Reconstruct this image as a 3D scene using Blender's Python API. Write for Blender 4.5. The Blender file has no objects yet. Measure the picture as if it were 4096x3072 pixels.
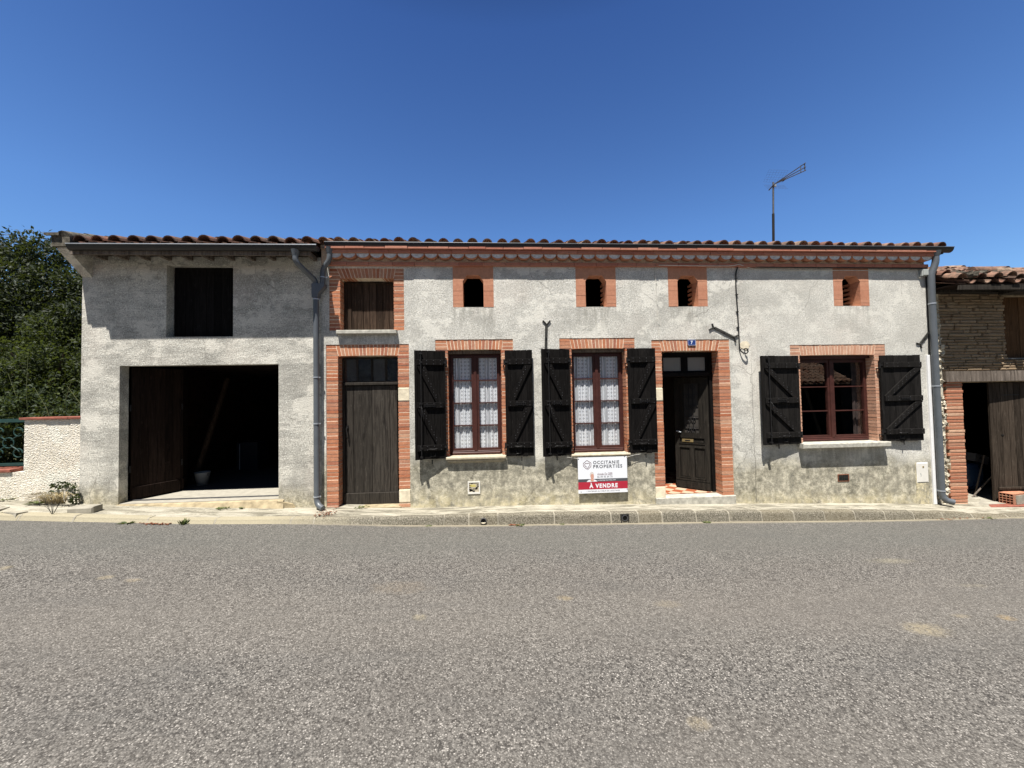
import bpy, bmesh, math, random
import numpy as np
from mathutils import Matrix, Vector
random.seed(7); rng = np.random.default_rng(7)
R = math.radians
scene = bpy.context.scene
C = scene.collection

# ------------------------------------------------------------------ camera
CAM = Vector((0.0, -7.2, 2.11))
cam_d = bpy.data.cameras.new("camera"); cam = bpy.data.objects.new("camera", cam_d); C.objects.link(cam)
cam_d.sensor_width = 36.0; cam_d.lens = 1540/4096*36.0; cam_d.clip_start = 0.05; cam_d.clip_end = 3000
_p, _r, _y = R(1.6536), R(-1.0366), R(3.7076)
_f = Vector((math.sin(_y)*math.cos(_p), math.cos(_y)*math.cos(_p), math.sin(_p)))
_rt = Vector((math.cos(_y), -math.sin(_y), 0)); _up = _rt.cross(_f)
_R = _rt*math.cos(_r)+_up*math.sin(_r); _U = -_rt*math.sin(_r)+_up*math.cos(_r)
cam.matrix_world = Matrix(((_R.x, _U.x, -_f.x, CAM.x), (_R.y, _U.y, -_f.y, CAM.y), (_R.z, _U.z, -_f.z, CAM.z), (0, 0, 0, 1)))
scene.camera = cam
# ------------------------------------------------------------------ sky and sun
SUN = Vector((-0.15, -0.364, 1.0)).normalized()
elev = math.asin(SUN.z); azim = math.atan2(SUN.x, SUN.y)      # clockwise from +Y
w = bpy.data.worlds.new("World"); scene.world = w; w.use_nodes = True
nt = w.node_tree; bg = nt.nodes["Background"]
sky = nt.nodes.new("ShaderNodeTexSky"); sky.sky_type = 'NISHITA'; sky.sun_disc = False
sky.sun_elevation = elev; sky.sun_rotation = azim
sky.altitude = 0; sky.air_density = 1.0; sky.dust_density = 0.2; sky.ozone_density = 3.5
# sky tinted by height: paler low down, blue higher, zenith dimmed to cut fill
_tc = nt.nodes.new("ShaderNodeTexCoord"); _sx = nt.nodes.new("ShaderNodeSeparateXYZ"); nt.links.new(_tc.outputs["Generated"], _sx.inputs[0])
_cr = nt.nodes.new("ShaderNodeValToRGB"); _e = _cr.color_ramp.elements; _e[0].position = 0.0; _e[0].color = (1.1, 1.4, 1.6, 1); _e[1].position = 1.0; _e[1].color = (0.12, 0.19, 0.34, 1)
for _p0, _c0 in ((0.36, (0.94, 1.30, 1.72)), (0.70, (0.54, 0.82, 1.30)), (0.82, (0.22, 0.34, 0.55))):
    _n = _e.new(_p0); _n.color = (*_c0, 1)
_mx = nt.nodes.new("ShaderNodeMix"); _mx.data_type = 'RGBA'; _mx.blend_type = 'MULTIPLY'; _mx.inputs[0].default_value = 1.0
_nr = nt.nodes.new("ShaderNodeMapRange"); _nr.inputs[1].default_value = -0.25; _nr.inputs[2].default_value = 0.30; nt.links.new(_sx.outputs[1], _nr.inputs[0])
_ns = nt.nodes.new("ShaderNodeMix"); _ns.data_type = 'RGBA'; _ns.inputs[6].default_value = (0.64, 0.67, 0.68, 1)     # milkier and dimmed towards the sun to cut blue fill on the facade
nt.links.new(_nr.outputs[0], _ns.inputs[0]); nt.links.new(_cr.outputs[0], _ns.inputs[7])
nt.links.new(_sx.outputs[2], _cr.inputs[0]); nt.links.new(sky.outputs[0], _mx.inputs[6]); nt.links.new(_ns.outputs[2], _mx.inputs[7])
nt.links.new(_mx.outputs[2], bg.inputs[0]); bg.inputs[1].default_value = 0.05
sd = bpy.data.lights.new("sun", 'SUN'); so = bpy.data.objects.new("sun", sd); C.objects.link(so)
sd.energy = 4.9; sd.angle = R(0.53); sd.color = (1.0, 0.955, 0.89)
so.rotation_euler = SUN.to_track_quat('Z', 'Y').to_euler(); so.location = (-6, -14, 40)
scene.view_settings.view_transform = 'Standard'; scene.view_settings.look = 'None'
scene.view_settings.gamma = 1.0; scene.view_settings.use_curve_mapping = False
scene.view_settings.exposure = 0.95
scene.render.engine = 'CYCLES'
scene.cycles.max_bounces = 6; scene.cycles.transparent_max_bounces = 12

# ------------------------------------------------------------------ node helpers
class N:
    def __init__(s, name, rough=0.9, spec=0.3):
        s.m = bpy.data.materials.new(name); s.m.use_nodes = True; s.t = s.m.node_tree
        s.b = s.t.nodes["Principled BSDF"]; s.out = s.t.nodes["Material Output"]
        s.b.inputs["Roughness"].default_value = rough; s.b.inputs["Specular IOR Level"].default_value = spec
        s._c = None
    def n(s, typ, **kw):
        x = s.t.nodes.new(typ)
        for k, v in kw.items(): setattr(x, k, v)
        return x
    def l(s, a, b): s.t.links.new(a, b)
    def setin(s, node, i, v):
        if v is None: return
        if isinstance(v, bpy.types.NodeSocket): s.l(v, node.inputs[i])
        elif isinstance(v, (tuple, list)) and len(v) == 3 and node.inputs[i].type == 'RGBA': node.inputs[i].default_value = (*v, 1)
        else: node.inputs[i].default_value = v
    def co(s, scale=(1, 1, 1), rot=(0, 0, 0)):
        if s._c is None: s._c = s.n("ShaderNodeTexCoord").outputs["Object"]
        mp = s.n("ShaderNodeMapping"); mp.inputs["Scale"].default_value = scale; mp.inputs["Rotation"].default_value = rot
        s.l(s._c, mp.inputs[0]); return mp.outputs[0]
    def noise(s, sc=5, det=4, rough=0.55, vec=None, dist=0.0):
        x = s.n("ShaderNodeTexNoise"); x.inputs["Scale"].default_value = sc; x.inputs["Detail"].default_value = det
        x.inputs["Roughness"].default_value = rough; x.inputs["Distortion"].default_value = dist
        s.l(vec if vec is not None else s.co(), x.inputs["Vector"]); return x.outputs["Fac"]
    def voro(s, sc=5, out="Distance", vec=None, feat='F1'):
        x = s.n("ShaderNodeTexVoronoi"); x.feature = feat; x.inputs["Scale"].default_value = sc
        s.l(vec if vec is not None else s.co(), x.inputs["Vector"]); return x.outputs[out]
    def ramp(s, fac, stops, interp='LINEAR'):
        x = s.n("ShaderNodeValToRGB"); cr = x.color_ramp; cr.interpolation = interp
        while len(cr.elements) < len(stops): cr.elements.new(0.5)
        for e, (p, c) in zip(cr.elements, stops):
            e.position = p; e.color = (*c, 1) if isinstance(c, (tuple, list)) else (c, c, c, 1)
        s.l(fac, x.inputs[0]); return x.outputs[0]
    def mix(s, fac, a, b, mode='MIX'):
        x = s.n("ShaderNodeMix"); x.data_type = 'RGBA'; x.blend_type = mode
        s.setin(x, 0, fac); s.setin(x, 6, a); s.setin(x, 7, b); return x.outputs[2]
    def math(s, op, a, b=None, c=None, clamp=False):
        x = s.n("ShaderNodeMath"); x.operation = op; x.use_clamp = clamp
        s.setin(x, 0, a); s.setin(x, 1, b); s.setin(x, 2, c); return x.outputs[0]
    def rangem(s, v, a, b, c=0.0, d=1.0):
        x = s.n("ShaderNodeMapRange"); s.setin(x, 0, v)
        for i, q in enumerate((a, b, c, d)): x.inputs[i+1].default_value = q
        return x.outputs[0]
    def sep(s, vec=None):
        x = s.n("ShaderNodeSeparateXYZ"); s.l(vec if vec is not None else s.co(), x.inputs[0]); return x.outputs
    def island(s): return s.n("ShaderNodeNewGeometry").outputs["Random Per Island"]
    def bump(s, h, strength=0.5, dist=0.01):
        x = s.n("ShaderNodeBump"); x.inputs["Strength"].default_value = strength; x.inputs["Distance"].default_value = dist
        s.l(h, x.inputs["Height"]); s.l(x.outputs[0], s.b.inputs["Normal"]); return x
    def col(s, c): s.setin(s.b, "Base Color", c); return s
M = {}
def plain(name, col, rough=0.6, spec=0.4, metal=0.0, var=0.15, sc=12, bump=0.15):
    m = N(name, rough, spec); n = m.noise(sc, 5)
    f = m.rangem(n, 0.3, 0.7, 1-var, 1+var)
    x = m.n("ShaderNodeVectorMath", operation='SCALE'); x.inputs[0].default_value = col; m.l(f, x.inputs[3])
    m.col(x.outputs[0]); m.b.inputs["Metallic"].default_value = metal
    if bump: m.bump(m.noise(sc*6, 3), bump, 0.004)
    M[name] = m.m; return m

def mat_render(name, base, dark, streak=False, zstain=None, cracks=True, grit=0.6, speck=1.0):
    m = N(name, 0.95, 0.15)
    if streak:
        v = m.co((0.35, 1, 1.6))
        big = m.noise(2.2, 6, 0.65, v, 0.8)
        v2 = m.co((0.45, 1, 2.2)); fine = m.noise(15, 7, 0.8, v2, 0.9)
    else:
        big = m.noise(2.3, 9, 0.75, None, 0.3); fine = m.noise(26, 5, 0.8)
    grain = m.noise(48, 3, 0.9)
    c = m.mix(m.rangem(big, 0.40, 0.60), dark, base)
    c = m.mix(m.rangem(fine, 0.48, 0.60, 0.0, 0.55*speck), c, tuple(x*0.42 for x in base))
    c = m.mix(m.rangem(grain, 0.51, 0.59, 0.0, 0.80*speck), c, tuple(x*0.34 for x in base))
    c = m.mix(m.rangem(m.noise(44, 3, 0.8), 0.52, 0.62, 0.0, 0.7), c, tuple(min(0.86, x*1.3) for x in base))
    # pinkish and greenish washes
    c = m.mix(m.rangem(m.noise(0.9, 5, 0.6, m.co((1, 1, 1), (0.4, 0, 0.3))), 0.52, 0.72, 0, 0.35), c, (base[0]*0.98, base[1]*0.90, base[2]*0.88))
    z = m.sep()["Z"]; xx = m.sep()["X"]
    # weathered darker fields with ragged edges, and faint vertical runs
    fld = m.rangem(m.noise(0.85, 10, 0.68, m.co((1, 1, 1.5), (0, 0.3, 0))), 0.50, 0.56, 0, 0.34*speck)
    c = m.mix(fld, c, tuple(x*0.58 for x in dark))
    run = m.math('MULTIPLY', m.rangem(m.noise(5.5, 5, 0.6, m.co((1, 1, 0.10))), 0.54, 0.66), m.rangem(m.noise(1.1, 4), 0.45, 0.6, 0, 0.28))
    c = m.mix(run, c, tuple(x*0.55 for x in dark))
    pale = m.rangem(m.noise(1.6, 9, 0.72, m.co((1, 1, 1.3), (0.5, 0, 0.2))), 0.53, 0.57, 0, 0.5)
    c = m.mix(pale, c, tuple(min(0.84, x*1.14) for x in base))
    if zstain:
        wob = m.noise(1.5, 8, 0.65, m.co((1, 1, 0.8)), 0.2)
        hz = m.math('ADD', z, m.math('ADD', m.math('MULTIPLY', wob, -0.9), m.math('MULTIPLY', xx, 0.036)))
        low = m.rangem(hz, -0.28+zstain, 0.06+zstain, 1.0, 0.0)
        grime = m.ramp(m.noise(6.5, 10, 0.82, None, 0.1), [(0.38, (0.14, 0.13, 0.095)), (0.49, (0.31, 0.285, 0.21)), (0.60, (0.66, 0.61, 0.47))])
        c = m.mix(m.math('MULTIPLY', low, 0.85), c, grime)
        blot = m.rangem(m.noise(2.6, 10, 0.78, m.co((1, 1, 1.2)), 0.1), 0.55, 0.60, 0, 0.6)
        c = m.mix(m.math('MULTIPLY', blot, low), c, (0.12, 0.115, 0.085))
        hb = m.math('ADD', z, m.math('MULTIPLY', xx, 0.036))
        lich = m.math('MULTIPLY', m.rangem(m.math('ADD', hb, m.math('MULTIPLY', m.noise(3, 5), -0.45)), -0.18, 0.18, 1, 0), m.rangem(m.noise(7, 6, 0.7), 0.38, 0.58))
        c = m.mix(m.math('MULTIPLY', lich, 0.6), c, (0.70, 0.61, 0.37))
    if cracks:
        v = m.n("ShaderNodeTexNoise"); v.inputs["Scale"].default_value = 3; v.inputs["Detail"].default_value = 4; m.l(m.co(), v.inputs[0])
        mx = m.mix(0.22, m.co(), v.outputs["Color"])
        e = m.voro(0.75, "Distance", mx, 'DISTANCE_TO_EDGE')
        ck = m.math('MULTIPLY', m.rangem(e, 0.0, 0.006, 1, 0), m.rangem(m.noise(1.3, 2), 0.47, 0.54))
        c = m.mix(m.math('MULTIPLY', ck, 0.5), c, (0.10, 0.09, 0.075))
    if name == "roughcast_render":
        xj = m.math('ADD', xx, m.math('MULTIPLY', m.noise(3, 5), 0.07))
        seam = m.math('MULTIPLY', m.rangem(m.math('ABSOLUTE', m.math('SUBTRACT', xj, 5.20)), 0.002, 0.010, 1, 0), m.rangem(z, 2.3, 2.9, 1, 0))
        # drip streaks below the sills and under the iron anchors
        for xa, xb, zt_, ln in ((-.80, .36, .90, .50), (1.55, 2.70, .93, .55), (6.05, 7.86, .97, .60), (-2.70, -1.62, 3.27, .20), (4.35, 4.95, 3.2, .7), (1.05, 1.22, 3.45, .4), (-.62, .16, 3.77, .6), (1.72, 2.5, 3.77, .6), (3.53, 4.32, 3.77, .5), (6.93, 7.69, 3.77, .6)):
            mk = m.math('MULTIPLY', m.math('MULTIPLY', m.rangem(xx, xa-.03, xa+.04, 0, 1), m.rangem(xx, xb-.04, xb+.03, 1, 0)), m.math('MULTIPLY', m.rangem(z, zt_-ln, zt_, 0, 1), m.rangem(z, zt_, zt_+.01, 1, 0)))
            c = m.mix(m.math('MULTIPLY', mk, m.rangem(m.noise(13, 6, 0.7, m.co((1, 1, 0.12))), 0.42, 0.62, 0, 0.62)), c, (0.20, 0.19, 0.155))
        c = m.mix(m.math('MULTIPLY', seam, 0.65), c, (0.13, 0.12, 0.10))
        c = m.mix(m.math('MULTIPLY', m.rangem(xj, 5.18, 5.24, 0, 0.25), m.rangem(m.math('ADD', z, m.math('MULTIPLY', m.noise(2, 6), 0.6)), 1.0, 1.4)), c, (0.66, 0.64, 0.575))
    m.col(c)
    h = m.math('ADD', m.math('MULTIPLY', m.noise(40, 5, 0.75), 0.6), m.math('ADD', m.math('MULTIPLY', fine, 0.7), m.math('MULTIPLY', grain, 0.4)))
    m.bump(h, grit, 0.03); M[name] = m.m; return m
mat_render("roughcast_render", (0.73, 0.71, 0.635), (0.53, 0.515, 0.46), zstain=0.62, grit=0.42)
mat_render("cement_render", (0.70, 0.67, 0.59), (0.38, 0.365, 0.325), streak=True, zstain=0.12, grit=0.38)
mat_render("white_roughcast", (0.84, 0.775, 0.65), (0.72, 0.66, 0.54), zstain=0.0, cracks=False, speck=0.3)

def mat_brick(name, cols, mortary=0.25, sc=14):
    m = N(name, 0.92, 0.15); isl = m.island()
    st = [(i/(len(cols)-1), c) for i, c in enumerate(cols)]
    c = m.ramp(isl, st)
    c = m.mix(m.rangem(m.noise(sc, 6, 0.7), 0.35, 0.7, 0, 0.5), c, tuple(x*0.62 for x in cols[0]))
    c = m.mix(m.rangem(m.noise(sc*2.3, 4, 0.7, m.co((1, 1, 2.2))), 0.58, 0.72, 0, mortary), c, (0.64, 0.47, 0.35))
    m.col(c); m.bump(m.noise(70, 4, 0.7), 0.5, 0.006); M[name] = m.m; return m
mat_brick("red_brick", [(0.40, 0.135, 0.07), (0.52, 0.21, 0.11), (0.56, 0.265, 0.155), (0.36, 0.13, 0.085), (0.58, 0.335, 0.215), (0.48, 0.18, 0.095)], 0.75)
mat_brick("worn_brick", [(0.50, 0.25, 0.16), (0.60, 0.36, 0.25), (0.55, 0.30, 0.20)], 0.95, 9)
mat_brick("terracotta_block", [(0.47, 0.205, 0.125), (0.56, 0.28, 0.175), (0.52, 0.24, 0.15)], 0.3)
mat_brick("cornice_brick", [(0.40, 0.155, 0.105), (0.47, 0.205, 0.14), (0.52, 0.25, 0.175)], 0.3)
mat_brick("old_brick", [(0.26, 0.19, 0.12), (0.33, 0.25, 0.165), (0.23, 0.165, 0.105), (0.37, 0.29, 0.20)], 0.2)
mat_brick("orange_brick", [(0.42, 0.16, 0.09), (0.52, 0.25, 0.15), (0.36, 0.13, 0.075), (0.56, 0.36, 0.24), (0.46, 0.19, 0.11)], 0.85)
plain("mortar", (0.74, 0.61, 0.46), 0.95, 0.1, var=0.18, sc=30, bump=0.5)
plain("limestone", (0.72, 0.64, 0.48), 0.9, 0.15, var=0.25, sc=9, bump=0.5)

def mat_tile(name, cols, lichen=0.6):
    m = N(name, 0.9, 0.2); c = m.ramp(m.island(), [(i/(len(cols)-1), q) for i, q in enumerate(cols)])
    c = m.mix(m.rangem(m.noise(9, 6, 0.75), 0.40, 0.62, 0, lichen), c, (0.045, 0.038, 0.032))
    c = m.mix(m.rangem(m.noise(22, 5, 0.7), 0.56, 0.68, 0, 0.6), c, (0.20, 0.17, 0.13))
    m.col(c); m.bump(m.noise(60, 4, 0.7), 0.5, 0.006); M[name] = m.m
mat_tile("canal_tile", [(0.20, 0.085, 0.055), (0.13, 0.075, 0.055), (0.25, 0.11, 0.07), (0.20, 0.14, 0.11), (0.15, 0.08, 0.055)], 0.8)
mat_tile("canal_tile_clean", [(0.18, 0.08, 0.055), (0.30, 0.18, 0.125), (0.15, 0.065, 0.045), (0.33, 0.235, 0.17), (0.11, 0.06, 0.045)], 0.72)

mat_tile("pale_canal_tile", [(0.46, 0.24, 0.15), (0.58, 0.40, 0.28), (0.50, 0.30, 0.20)], 0.4)

def mat_wood(name, c1, c2, rough=0.75, sc=1.0, bump=0.5, spec=0.08, isl=0.35):
    m = N(name, rough, spec); v = m.co((9*sc, 9*sc, 0.55*sc))
    off = m.n("ShaderNodeVectorMath", operation='ADD'); m.l(v, off.inputs[0]); i = m.island()
    cc = m.n("ShaderNodeCombineXYZ"); m.l(m.math('MULTIPLY', i, 37), cc.inputs[0]); m.l(m.math('MULTIPLY', i, 11), cc.inputs[2]); m.l(cc.outputs[0], off.inputs[1])
    g = m.noise(3.2, 7, 0.62, off.outputs[0], 1.3)
    c = m.ramp(g, [(0.3, c1), (0.62, c2)])
    sc_ = m.n("ShaderNodeVectorMath", operation='SCALE'); m.l(c, sc_.inputs[0]); m.l(m.rangem(i, 0, 1, 1-isl, 1+isl), sc_.inputs[3])
    cw = m.mix(m.rangem(m.noise(24, 6, 0.8, m.co((1, 1, 0.25))), 0.58, 0.66, 0, 0.5), sc_.outputs[0], tuple(min(0.5, x*2.2+0.008) for x in c2))
    m.col(cw); m.bump(g, bump, 0.012); M[name] = m.m; return m
mat_wood("black_wood", (0.0035, 0.0031, 0.003), (0.010, 0.009, 0.0085), 0.75, spec=0.05)
mat_wood("faded_black_wood", (0.006, 0.0057, 0.0054), (0.017, 0.0155, 0.0145), 0.8, spec=0.05)
mat_wood("weathered_dark_wood", (0.014, 0.012, 0.0105), (0.048, 0.042, 0.035), 0.85)
mat_wood("front_door_wood", (0.008, 0.007, 0.006), (0.030, 0.026, 0.021), 0.8)
mat_wood("brown_shed_wood", (0.014, 0.009, 0.0065), (0.060, 0.040, 0.028), 0.9)
mat_wood("dim_door_wood", (0.006, 0.0038, 0.003), (0.020, 0.0125, 0.0095), 0.85)
mat_wood("barn_wood", (0.014, 0.010, 0.007), (0.058, 0.045, 0.034), 0.9)
mat_wood("oak_hatch_wood", (0.05, 0.026, 0.012), (0.11, 0.06, 0.03), 0.85)
mat_wood("grey_beam_wood", (0.05, 0.04, 0.032), (0.18, 0.15, 0.125), 0.9, 0.7, 1.0)
plain("maroon_paint", (0.055, 0.018, 0.014), 0.5, 0.3, var=0.22, sc=10, bump=0.1)
plain("wrought_iron", (0.014, 0.013, 0.013), 0.5, 0.4, 0.2, 0.3, 25)
plain("anchor_iron", (0.035, 0.034, 0.030), 0.7, 0.3, 0.0, 0.4, 30, 0.5)
plain("zinc_grey", (0.105, 0.117, 0.130), 0.42, 0.5, 0.15, 0.10, 6, 0.05)
plain("gutter_grey", (0.022, 0.021, 0.023), 0.4, 0.5, 0.2, 0.1, 5, 0.04)
plain("bright_zinc", (0.42, 0.45, 0.49), 0.35, 0.5, 0.4, 0.1, 20, 0.05)
plain("white_plastic", (0.80, 0.80, 0.80), 0.35, 0.5, 0, 0.03, 8, 0.02)
plain("cream_plastic", (0.74, 0.72, 0.66), 0.4, 0.5, 0, 0.06, 8, 0.02)
plain("grey_plastic", (0.36, 0.38, 0.36), 0.5, 0.4, 0, 0.05, 8, 0.02)
plain("black_cable", (0.012, 0.012, 0.013), 0.5, 0.4)
plain("white_cable", (0.62, 0.60, 0.54), 0.5, 0.4)
plain("white_sill", (0.42, 0.405, 0.35), 0.9, 0.2, var=0.3, sc=14, bump=0.4)
plain("cream_sill", (0.46, 0.405, 0.30), 0.85, 0.2, var=0.22, sc=16, bump=0.3)
plain("grey_fill", (0.62, 0.62, 0.60), 0.95, 0.1, var=0.25, sc=20, bump=0.5)
plain("attic_crate", (0.30, 0.26, 0.23), 0.9, 0.1, bump=0)
plain("hall_plaster", (0.22, 0.205, 0.18), 0.9, 0.1, var=0.05, bump=0)
plain("dim_curtain", (0.06, 0.045, 0.042), 0.9, 0.05, var=0.3, sc=10, bump=0)
plain("edge_mortar", (0.50, 0.455, 0.36), 0.95, 0.1, var=0.35, sc=12, bump=0.6)
plain("old_mortar", (0.34, 0.275, 0.19), 0.95, 0.1, var=0.35, sc=14, bump=0.6)
plain("joint_mortar", (0.30, 0.275, 0.22), 0.95, 0.1, var=0.2, sc=20, bump=0.4)
plain("concrete", (0.30, 0.28, 0.23), 0.95, 0.15, var=0.3, sc=7, bump=0.5)
plain("ochre_concrete", (0.34, 0.28, 0.18), 0.95, 0.15, var=0.35, sc=8, bump=0.5)
plain("lichen_mortar", (0.10, 0.09, 0.072), 1.0, 0.1, var=0.7, sc=16, bump=1.0)
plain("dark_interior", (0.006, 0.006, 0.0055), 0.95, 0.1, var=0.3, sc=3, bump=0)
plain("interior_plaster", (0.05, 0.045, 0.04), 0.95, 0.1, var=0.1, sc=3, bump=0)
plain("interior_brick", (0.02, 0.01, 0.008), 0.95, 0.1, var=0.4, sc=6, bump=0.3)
plain("dark_slab", (0.04, 0.04, 0.044), 0.9, 0.2, var=0.15, sc=4, bump=0.2)
plain("pale_slab", (0.32, 0.30, 0.25), 0.9, 0.2, var=0.15, sc=9, bump=0.3)
plain("blue_enamel", (0.018, 0.045, 0.19), 0.25, 0.6, var=0.05, bump=0)
plain("white_enamel", (0.78, 0.80, 0.84), 0.3, 0.5, var=0.03, bump=0)
plain("banner_white", (0.80, 0.82, 0.86), 0.45, 0.4, var=0.02, bump=0)
plain("banner_grey", (0.075, 0.08, 0.09), 0.45, 0.4, var=0.03, bump=0)
plain("banner_red", (0.42, 0.022, 0.045), 0.45, 0.4, var=0.04, bump=0)
plain("banner_plum", (0.11, 0.03, 0.045), 0.45, 0.4, var=0.03, bump=0)
plain("print_skin", (0.60, 0.32, 0.24), 0.5, 0.3, var=0.15, sc=60, bump=0)
plain("print_hair", (0.62, 0.58, 0.55), 0.5, 0.3, var=0.25, sc=80, bump=0)
plain("blue_barrel", (0.015, 0.045, 0.11), 0.4, 0.5, var=0.1)
plain("pale_bucket", (0.25, 0.26, 0.27), 0.5, 0.4, var=0.2)
plain("cardboard", (0.16, 0.16, 0.17), 0.8, 0.2, var=0.1)
plain("cabinet_steel", (0.02, 0.025, 0.035), 0.35, 0.5, 0.3, 0.1)
plain("railing_green", (0.016, 0.05, 0.045), 0.5, 0.4, var=0.15, sc=20)
plain("coping_brick", (0.24, 0.085, 0.06), 0.85, 0.2, var=0.3, sc=14, bump=0.5)
plain("roof_red_far", (0.33, 0.12, 0.085), 0.9, 0.1, var=0.4, sc=4, bump=0.3)
plain("bark", (0.10, 0.075, 0.055), 0.95, 0.1, var=0.4, sc=12, bump=0.8)
plain("stem_green", (0.14, 0.16, 0.07), 0.8, 0.2)
plain("dry_straw", (0.30, 0.24, 0.13), 0.9, 0.1, var=0.3)
plain("fallen_leaf", (0.20, 0.08, 0.045), 0.9, 0.1, var=0.5, sc=30)
plain("yellow_glaze", (0.72, 0.62, 0.12), 0.3, 0.5, var=0.1, bump=0)
plain("terrain_soil", (0.10, 0.10, 0.05), 1.0, 0.05, var=0.5, sc=0.6, bump=0.5)
plain("grey_pane", (0.20, 0.19, 0.17), 0.35, 0.4, var=0.06, sc=3, bump=0)
plain("galvanised", (0.10, 0.10, 0.105), 0.5, 0.5, 0.3, 0.3, 20)
plain("brass", (0.55, 0.42, 0.20), 0.3, 0.6, 0.7, 0.1)

# asphalt with exposed chippings
def mat_asphalt():
    m = N("asphalt", 0.88, 0.25)
    cell = m.voro(96, "Color"); g = m.sep(cell)
    c = m.ramp(g[0], [(0.0, (0.030, 0.027, 0.025)), (0.40, (0.078, 0.072, 0.065)), (0.68, (0.16, 0.149, 0.134)), (0.90, (0.27, 0.253, 0.228)), (1.0, (0.48, 0.45, 0.41))])
    d = m.voro(96, "Distance"); c = m.mix(m.rangem(d, 0.36, 0.60, 0, 0.7), c, (0.026, 0.024, 0.022))
    c = m.mix(m.rangem(m.noise(30, 4, 0.85), 0.46, 0.57, 0, 0.45), c, (0.23, 0.217, 0.196))
    big = m.noise(0.55, 5, 0.6, m.co((0.6, 1.4, 1)))
    c = m.mix(m.rangem(big, 0.42, 0.64, 0, 0.30), c, (0.11, 0.10, 0.088))
    c = m.mix(m.rangem(m.noise(1.3, 5, 0.65, m.co((0.4, 1.6, 1))), 0.5, 0.7, 0, 0.28), c, (0.065, 0.065, 0.064))
    pos = m.sep(); wob = m.noise(9, 8, 0.85, None, 0.3); chipk = m.rangem(m.noise(30, 5, 0.85), 0.42, 0.56, 0.22, 0.95)
    # polished wheel lanes and a greyer strip towards the kerb
    for yc, hw, cc, kk in ((-3.4, .55, (0.165, 0.15, 0.13), .25), (-5.3, .5, (0.16, 0.146, 0.127), .2), (-1.3, .75, (0.105, 0.108, 0.098), .35)):
        u = m.math('ABSOLUTE', m.math('SUBTRACT', m.math('ADD', pos[1], m.math('MULTIPLY', m.noise(0.8, 3), 0.5)), yc+.25))
        c = m.mix(m.rangem(u, hw*.4, hw*1.4, kk, 0), c, cc)
    for (sx, sy, rx, ry, col, k) in [(4.08, -3.77, .22, .12, (.46, .39, .26), .85), (5.38, -2.28, .34, .09, (.42, .38, .28), .75), (5.12, -3.62, .09, .06, (.50, .36, .18), .8), (4.69, -3.58, .10, .05, (.45, .38, .26), .7),
                                  (0.79, -3.08, .09, .06, (.50, .40, .24), .8), (-0.68, -3.40, .07, .06, (.46, .40, .26), .7), (1.84, -3.23, .16, .08, (.40, .34, .24), .6), (-4.27, -2.58, .08, .06, (.50, .42, .28), .75),
                                  (-3.93, -2.64, .10, .05, (.46, .38, .26), .7), (-5.56, -2.36, .08, .07, (.5, .42, .26), .7), (-1.0, -2.80, .35, .16, (.34, .27, .19), .45), (1.36, -4.68, .08, .06, (.46, .38, .24), .7), (5.63, -2.98, .2, .05, (.4, .36, .27), .5)]:
        dx = m.math('DIVIDE', m.math('SUBTRACT', pos[0], sx), rx); dy = m.math('DIVIDE', m.math('SUBTRACT', pos[1], sy), ry)
        r2 = m.math('ADD', m.math('MULTIPLY', dx, dx), m.math('MULTIPLY', dy, dy))
        k_ = m.rangem(m.math('ADD', r2, m.math('MULTIPLY', wob, 4.2)), 2.1, 3.3, k*.85, 0)
        c = m.mix(m.math('MULTIPLY', k_, chipk), c, tuple(q*.58 for q in col))
    # pale sand gathered along the kerb
    edge = m.rangem(m.math('ADD', pos[1], m.math('MULTIPLY', m.noise(5, 5, 0.7, m.co((0.6, 1, 1))), 0.10)), -0.60, -0.50, 0, 0.85)
    c = m.mix(edge, c, (0.30, 0.265, 0.19))
    m.col(c); m.bump(m.math('SUBTRACT', 1.0, d), 0.8, 0.006); M["asphalt"] = m.m
mat_asphalt()
def mat_pavement():
    m = N("pavement_concrete", 0.95, 0.1)
    n = m.noise(4.2, 9, 0.8, m.co((0.35, 1.8, 1)), 0.6)
    c = m.ramp(n, [(0.36, (0.11, 0.10, 0.078)), (0.46, (0.21, 0.195, 0.152)), (0.53, (0.36, 0.335, 0.27)), (0.66, (0.44, 0.415, 0.345))])
    c = m.mix(m.rangem(m.noise(60, 4, 0.8), 0.5, 0.7, 0, 0.4), c, (0.14, 0.13, 0.10))
    m.col(c); m.bump(m.noise(30, 6, 0.8), 0.6, 0.015); M["pavement_concrete"] = m.m
    m = N("kerb_granite", 0.95, 0.15)
    n = m.noise(46, 4, 0.85); c = m.ramp(n, [(0.38, (0.045, 0.042, 0.034)), (0.5, (0.14, 0.13, 0.105)), (0.62, (0.32, 0.295, 0.24))])
    i = m.island(); c = m.mix(m.rangem(i, 0, 1, 0.0, 0.35), c, (0.20, 0.165, 0.10))
    c = m.mix(m.rangem(m.noise(4, 6, 0.7), 0.52, 0.68, 0, 0.6), c, (0.22, 0.20, 0.15))
    x = m.sep()[0]; c = m.mix(m.rangem(m.math('ADD', x, m.noise(2, 3)), -3.2, -1.4, 0.75, 0), c, (0.38, 0.34, 0.24))
    m.col(c); m.bump(n, 0.8, 0.01); M["kerb_granite"] = m.m
mat_pavement()
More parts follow.
